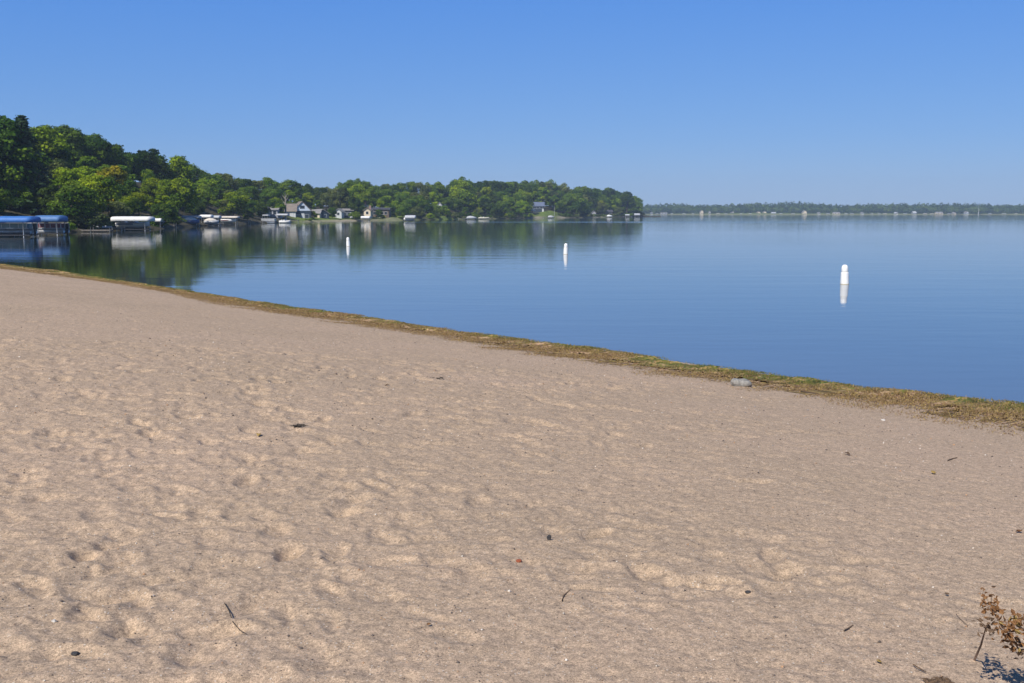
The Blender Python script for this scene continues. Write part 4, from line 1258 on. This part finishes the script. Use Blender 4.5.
def twig(name, label, pts, mat, rads, group=None, cat='twig'):
    mb = MB()
    rads = [q*.6 for q in rads]
    for line in pts: mb.tube(line, rads, 6)
    o = mb.build(name, M[mat], None, True); return tag(o, label, cat, group)
def sand_line(pxs, lift=.006):
    return [on_sand(x, y)+Vector((0, 0, lift)) for x, y in pxs]
def litter(label, px, py, size, mat, seed, n=12, cat='debris', name='weed_clump'):
    """small heap of dry shreds"""
    r = random.Random(seed); p = on_sand(px, py); mb = MB()
    for k in range(n):
        a = r.uniform(0, 6.28); L = size*r.uniform(.4, 1.0); c = Vector((r.gauss(0, size*.35), r.gauss(0, size*.25), .006+r.random()*size*.12))
        d = Vector((math.cos(a), math.sin(a)*.7, r.uniform(-.1, .35)))*L*.5
        mb.tube([c-d, c+Vector((0, 0, size*.06)), c+d], [.0015+size*.02, .002+size*.03, .001], 5)
    o = mb.build(name, M[mat], None, True); o.location = p
    return tag(o, label, cat)
litter('dark clump of dry weed on the sand, left of centre', 299, 427, .10, 'dark_weed', 1, 16)
litter('faint dark clump of dry weed below the weed strip, centre', 440, 379, .10, 'dark_weed', 2, 10)
litter('brown matted clump of dry weed cut by the bottom edge', 938, 685, .075, 'brown_leaf', 6, 60)
twig('twig', 'thin brown twig running from the brown clump at the bottom edge', [sand_line([(913, 667), (919, 671), (926, 675)], .012)], 'brown_leaf', [.004, .0045, .003])
twig('twig', 'short curved brown twig in bottom centre sand', [sand_line([(562, 602), (564, 596), (571, 590)])], 'brown_leaf', [.004, .004, .002])
twig('twig', 'short brown twig lying in smooth sand right of bottom centre', [sand_line([(844, 632), (849, 629), (853, 626)])], 'brown_leaf', [.005, .005, .003])
twig('twig', 'thin bent twig left of the dry weed plant', [sand_line([(956, 615), (960, 620), (968, 627)])], 'brown_leaf', [.002, .0025, .0015])
twig('twig', 'long straw-coloured stalk in the sand below the weed strip, right', [sand_line([(948, 461), (953, 459), (957, 458)])], 'brown_leaf', [.008, .008, .006])
twig('twig', 'dark weed strand added as the shade along a footprint edge, left foreground', [sand_line([(224, 604), (229, 612), (233, 624), (240, 632), (247, 636)], .008)], 'dark_weed', [.002, .004, .003, .003, .0015])  # dark strip laid in to give the footprint hollow its shade
def dead_leaf(label, px, py, size, mat, seed):
    r = random.Random(seed); p = on_sand(px, py); size = size*.65
    prof = [0, .55, .9, 1, .8, .4, 0]
    vs, fs = [], []
    for i, w in enumerate(prof):
        x = size*(i/6-.5)*2
        for j in (-1, 0, 1): vs.append((x, j*w*size*.6, .012+.25*size*abs(j)*w+.15*size*math.sin(i*1.1+seed)))
    for i in range(6):
        for j in (0, 1): fs.append((i*3+j, i*3+j+1, i*3+j+4, i*3+j+3))
    mb = MB(); mb.add(vs, fs); mb.tube([(-size, 0, .012), (-size*1.5, .1*size, .008)], size*.05, 5)
    o = mb.build('dead_leaf', M[mat], None, True)
    s = o.modifiers.new('solid', 'SOLIDIFY'); s.thickness = .0015
    o.location = p; o.rotation_euler = (r.uniform(-.2, .2), r.uniform(-.2, .2), r.uniform(0, 6))
    return tag(o, label, 'leaf')
dead_leaf('yellow dead leaf on smooth sand below the weed strip, right', 933, 474, .05, 'yellow_leaf', 1)
dead_leaf('brown dead leaf in smooth sand above the dry weed plant', 946, 596, .022, 'brown_leaf', 2)
dead_leaf('yellow dead leaf left of the brown clump at the bottom edge', 879, 664, .02, 'yellow_leaf', 3)
dead_leaf('dark dead leaf on smooth sand, right of centre below the fieldstone', 847, 455, .05, 'brown_leaf', 4)
dead_leaf('small green-yellow dead leaf at left of centre sand', 259, 436, .05, 'yellow_leaf', 5)
dead_leaf('dark dead leaf in left middle sand', 387, 386, .05, 'brown_leaf', 6)
dead_leaf('brown dead leaf on trampled sand, bottom centre left', 428, 627, .02, 'rust_leaf', 7)
dead_leaf('orange dead leaf near the right edge, above the plant', 1019, 533, .05, 'rust_leaf', 8)

# dry weed plant, bottom right corner
def plant():
    base = on_sand(1034, 690)
    t = thing('dry_weed_plant', 'dry rust-brown weed with clustered small leaves in the bottom right corner', 'plant', base)
    r = random.Random(12)
    tips = [((992, 595), .40, 6), ((991, 606), .37, 34), ((996, 617), .34, 14), ((986, 627), .30, 22), ((1006, 631), .30, 36), ((1012, 622), .33, 12), ((1018, 620), .34, 16), ((1024, 624), .34, 18),
            ((1014, 641), .24, 20), ((1019, 650), .19, 14), ((1030, 634), .30, 20), ((1034, 650), .22, 18), ((1040, 615), .36, 20), ((1046, 640), .25, 16)]
    pos = [on_sand(x, y, h)-base for (x, y), h, _ in tips]
    stems = MB()
    chains = [[11, 9, 8, 4, 2, 1, 0], [10, 5, 6], [12, 7], [13]]
    for ch in chains:
        pts = [Vector((0, 0, -.02))]+[Vector((pos[i].x, pos[i].y, pos[i].z)) for i in ch]
        stems.tube(pts, [max(.0012, .006-.0008*i) for i in range(len(pts))], 6)
    stems.build('stem', M['dry_stem'], t, True)
    # side stalk that leans out to the left
    sb_ = on_sand(973.5, 658)-base; st_ = pos[3]; kn = on_sand(981, 645, .12)-base
    MB().tube([sb_-Vector((0, 0, .02)), kn, st_], [.005, .004, .002], 6).build('stem', M['dry_stem'], t, True)
    def cluster(c, n, mat, spread):
        vs, fs = [], []
        for k in range(n):
            d = Vector((r.gauss(0, 1), r.gauss(0, 1), r.gauss(0, .8)))*spread
            p = c+d; a = Vector((r.gauss(0, 1), r.gauss(0, 1), r.gauss(0, .5))).normalized(); b = a.cross(Vector((r.gauss(0, 1), r.gauss(0, 1), r.gauss(0, 1)))).normalized(); nn = a.cross(b)
            L, w = r.uniform(.008, .015), r.uniform(.005, .008)
            i = len(vs)
            vs += [p-a*L, p-a*L*.2+b*w+nn*w*.4, p+a*L*.5+b*w*.8+nn*w*.2, p+a*L-nn*w*.5, p+a*L*.5-b*w*.8+nn*w*.2, p-a*L*.2-b*w+nn*w*.4]
            fs += [(i, i+1, i+2, i+3), (i, i+3, i+4, i+5)]
        return vs, fs
    for k, ((xy, h, n), p) in enumerate(zip(tips, pos)):
        mb = MB(); mb.add(*cluster(p, int(n*1.25), None, .021)); mb.build('leaf_cluster', M[['rust_leaf', 'rust_leaf', 'rust_leaf', 'brown_leaf', 'rust_leaf', 'yellow_leaf'][k % 6]], t)
plant()

# fine gravel: pale, dark and reddish grains strewn over the sand
rg = np.random.default_rng(77)
NP = 26000
pa = rg.uniform(R(-31), R(31), NP); pr = np.exp(rg.uniform(math.log(2.8), math.log(26), NP))
gxp, gyp = pr*np.sin(pa), pr*np.cos(pa)
sg, _ = shore_dist(gxp, gyp); ok = sg > 1.8; gxp, gyp, pr = gxp[ok], gyp[ok], pr[ok]; NP = len(gxp)
gzp = ground_z(gxp, gyp)
sz_ = np.exp(rg.normal(math.log(.0024), .5, NP)); sz_ = np.minimum(sz_, .010)*np.clip(pr/8, .8, 1.6)
octv = np.array([(1,0,0),(0,1,0),(-1,0,0),(0,-1,0),(0,0,.8),(0,0,-.8)], dtype=float)
octf = np.array([(0,1,4),(1,2,4),(2,3,4),(3,0,4),(1,0,5),(2,1,5),(3,2,5),(0,3,5)])
sc3 = rg.uniform(.6, 1.4, (NP, 6, 3))
pv = np.stack([gxp, gyp, gzp+sz_*.35], -1)[:, None, :]+octv[None]*sc3*sz_[:, None, None]
pf_ = (np.arange(NP)[:, None, None]*6+octf[None]).reshape(-1, 3)
peb = mesh_np('fine_gravel', pv.reshape(-1, 3), pf_, M['pebble'])
pick = rg.random(NP)
pc = np.where((pick < .26)[:, None], np.array([.62,.56,.48]), np.where((pick < .72)[:, None], np.array([.13,.105,.09]), np.where((pick < .88)[:, None], np.array([.42,.25,.14]), np.array([.30,.27,.25]))))
add_color(peb, 'wcol', np.repeat(pc*rg.uniform(.7, 1.25, (NP, 1)), 8, 0))
tag(peb, 'fine pale and dark gravel strewn over the sand', 'gravel', kind='stuff')

# ------------------------------------------------------------------ air
hz = MB(); hz.box(-1420, 1700, -300, 2000, -3.6, 62)
hm = NT('lake haze')
pv_ = hm.node('ShaderNodeVolumePrincipled'); pv_.inputs['Color'].default_value = (.60,.78,1.0,1); pv_.inputs['Density'].default_value = .00023; pv_.inputs['Anisotropy'].default_value = .0
hm.l(pv_.outputs[0], hm.out.inputs['Volume'])
tag(hz.build('haze', hm.m), 'thin blue haze over the lake', 'haze', kind='stuff')

# ------------------------------------------------------------------ light, sky, camera
w = bpy.data.worlds.new('World'); scene.world = w; w.use_nodes = True
nt = w.node_tree; bg = nt.nodes['Background']
sk = nt.nodes.new('ShaderNodeTexSky'); sk.sky_type = 'NISHITA'; sk.sun_disc = False
sk.sun_elevation = SUN_EL; sk.sun_rotation = math.pi + SUN_AZ
sk.altitude = 400; sk.air_density = 1.0; sk.dust_density = 0.25; sk.ozone_density = 3.0
tcw = nt.nodes.new('ShaderNodeTexCoord'); sx = nt.nodes.new('ShaderNodeSeparateXYZ'); nt.links.new(tcw.outputs['Generated'], sx.inputs[0])
rmp = nt.nodes.new('ShaderNodeValToRGB'); nt.links.new(sx.outputs['Z'], rmp.inputs[0])
cr = rmp.color_ramp
stops = [(0.0, (.150,.345,.715)), (.07, (.092,.295,.755)), (.20, (.048,.245,.80)), (.45, (.022,.115,.39)), (1.0, (.010,.060,.25))]
while len(cr.elements) > 1: cr.elements.remove(cr.elements[-1])
cr.elements[0].position = 0; cr.elements[0].color = (*stops[0][1], 1)
for p_, c_ in stops[1:]:
    e_ = cr.elements.new(p_); e_.color = (*c_, 1)
sc_ = nt.nodes.new('ShaderNodeVectorMath'); sc_.operation = 'SCALE'; nt.links.new(rmp.outputs[0], sc_.inputs[0]); sc_.inputs['Scale'].default_value = 1/.115
mx = nt.nodes.new('ShaderNodeMix'); mx.data_type = 'RGBA'; mx.inputs[0].default_value = .75
nt.links.new(sk.outputs[0], mx.inputs[6]); nt.links.new(sc_.outputs[0], mx.inputs[7])
nt.links.new(mx.outputs[2], bg.inputs['Color']); bg.inputs['Strength'].default_value = .108
sd = bpy.data.lights.new('sun', 'SUN'); sd.energy = 4.8; sd.angle = R(.5); sd.color = (1.0, .94, .85)
so = bpy.data.objects.new('sun', sd); COL.objects.link(so)
to_sun = Vector((-math.sin(SUN_AZ)*math.cos(SUN_EL), -math.cos(SUN_AZ)*math.cos(SUN_EL), math.sin(SUN_EL)))
so.rotation_euler = to_sun.to_track_quat('Z', 'Y').to_euler(); so.location = (0, -20, 60)

cd = bpy.data.cameras.new('camera'); cd.sensor_width = 36; cd.lens = 36*F/1024; cd.clip_end = 6000; cd.clip_start = .05
co = bpy.data.objects.new('camera', cd); COL.objects.link(co)
co.location = (0, 0, H); co.rotation_euler = (math.pi/2-PITCH, 0, 0)
scene.camera = co
scene.view_settings.view_transform = 'Standard'; scene.view_settings.look = 'None'
scene.view_settings.exposure = 0.08; scene.view_settings.gamma = 1.0
c = scene.cycles
c.use_denoising = True; c.max_bounces = 8; c.transparent_max_bounces = 8; c.volume_bounces = 0
try: c.denoiser = 'OPENIMAGEDENOISE'; c.denoising_input_passes = 'RGB_ALBEDO_NORMAL'
except Exception: pass
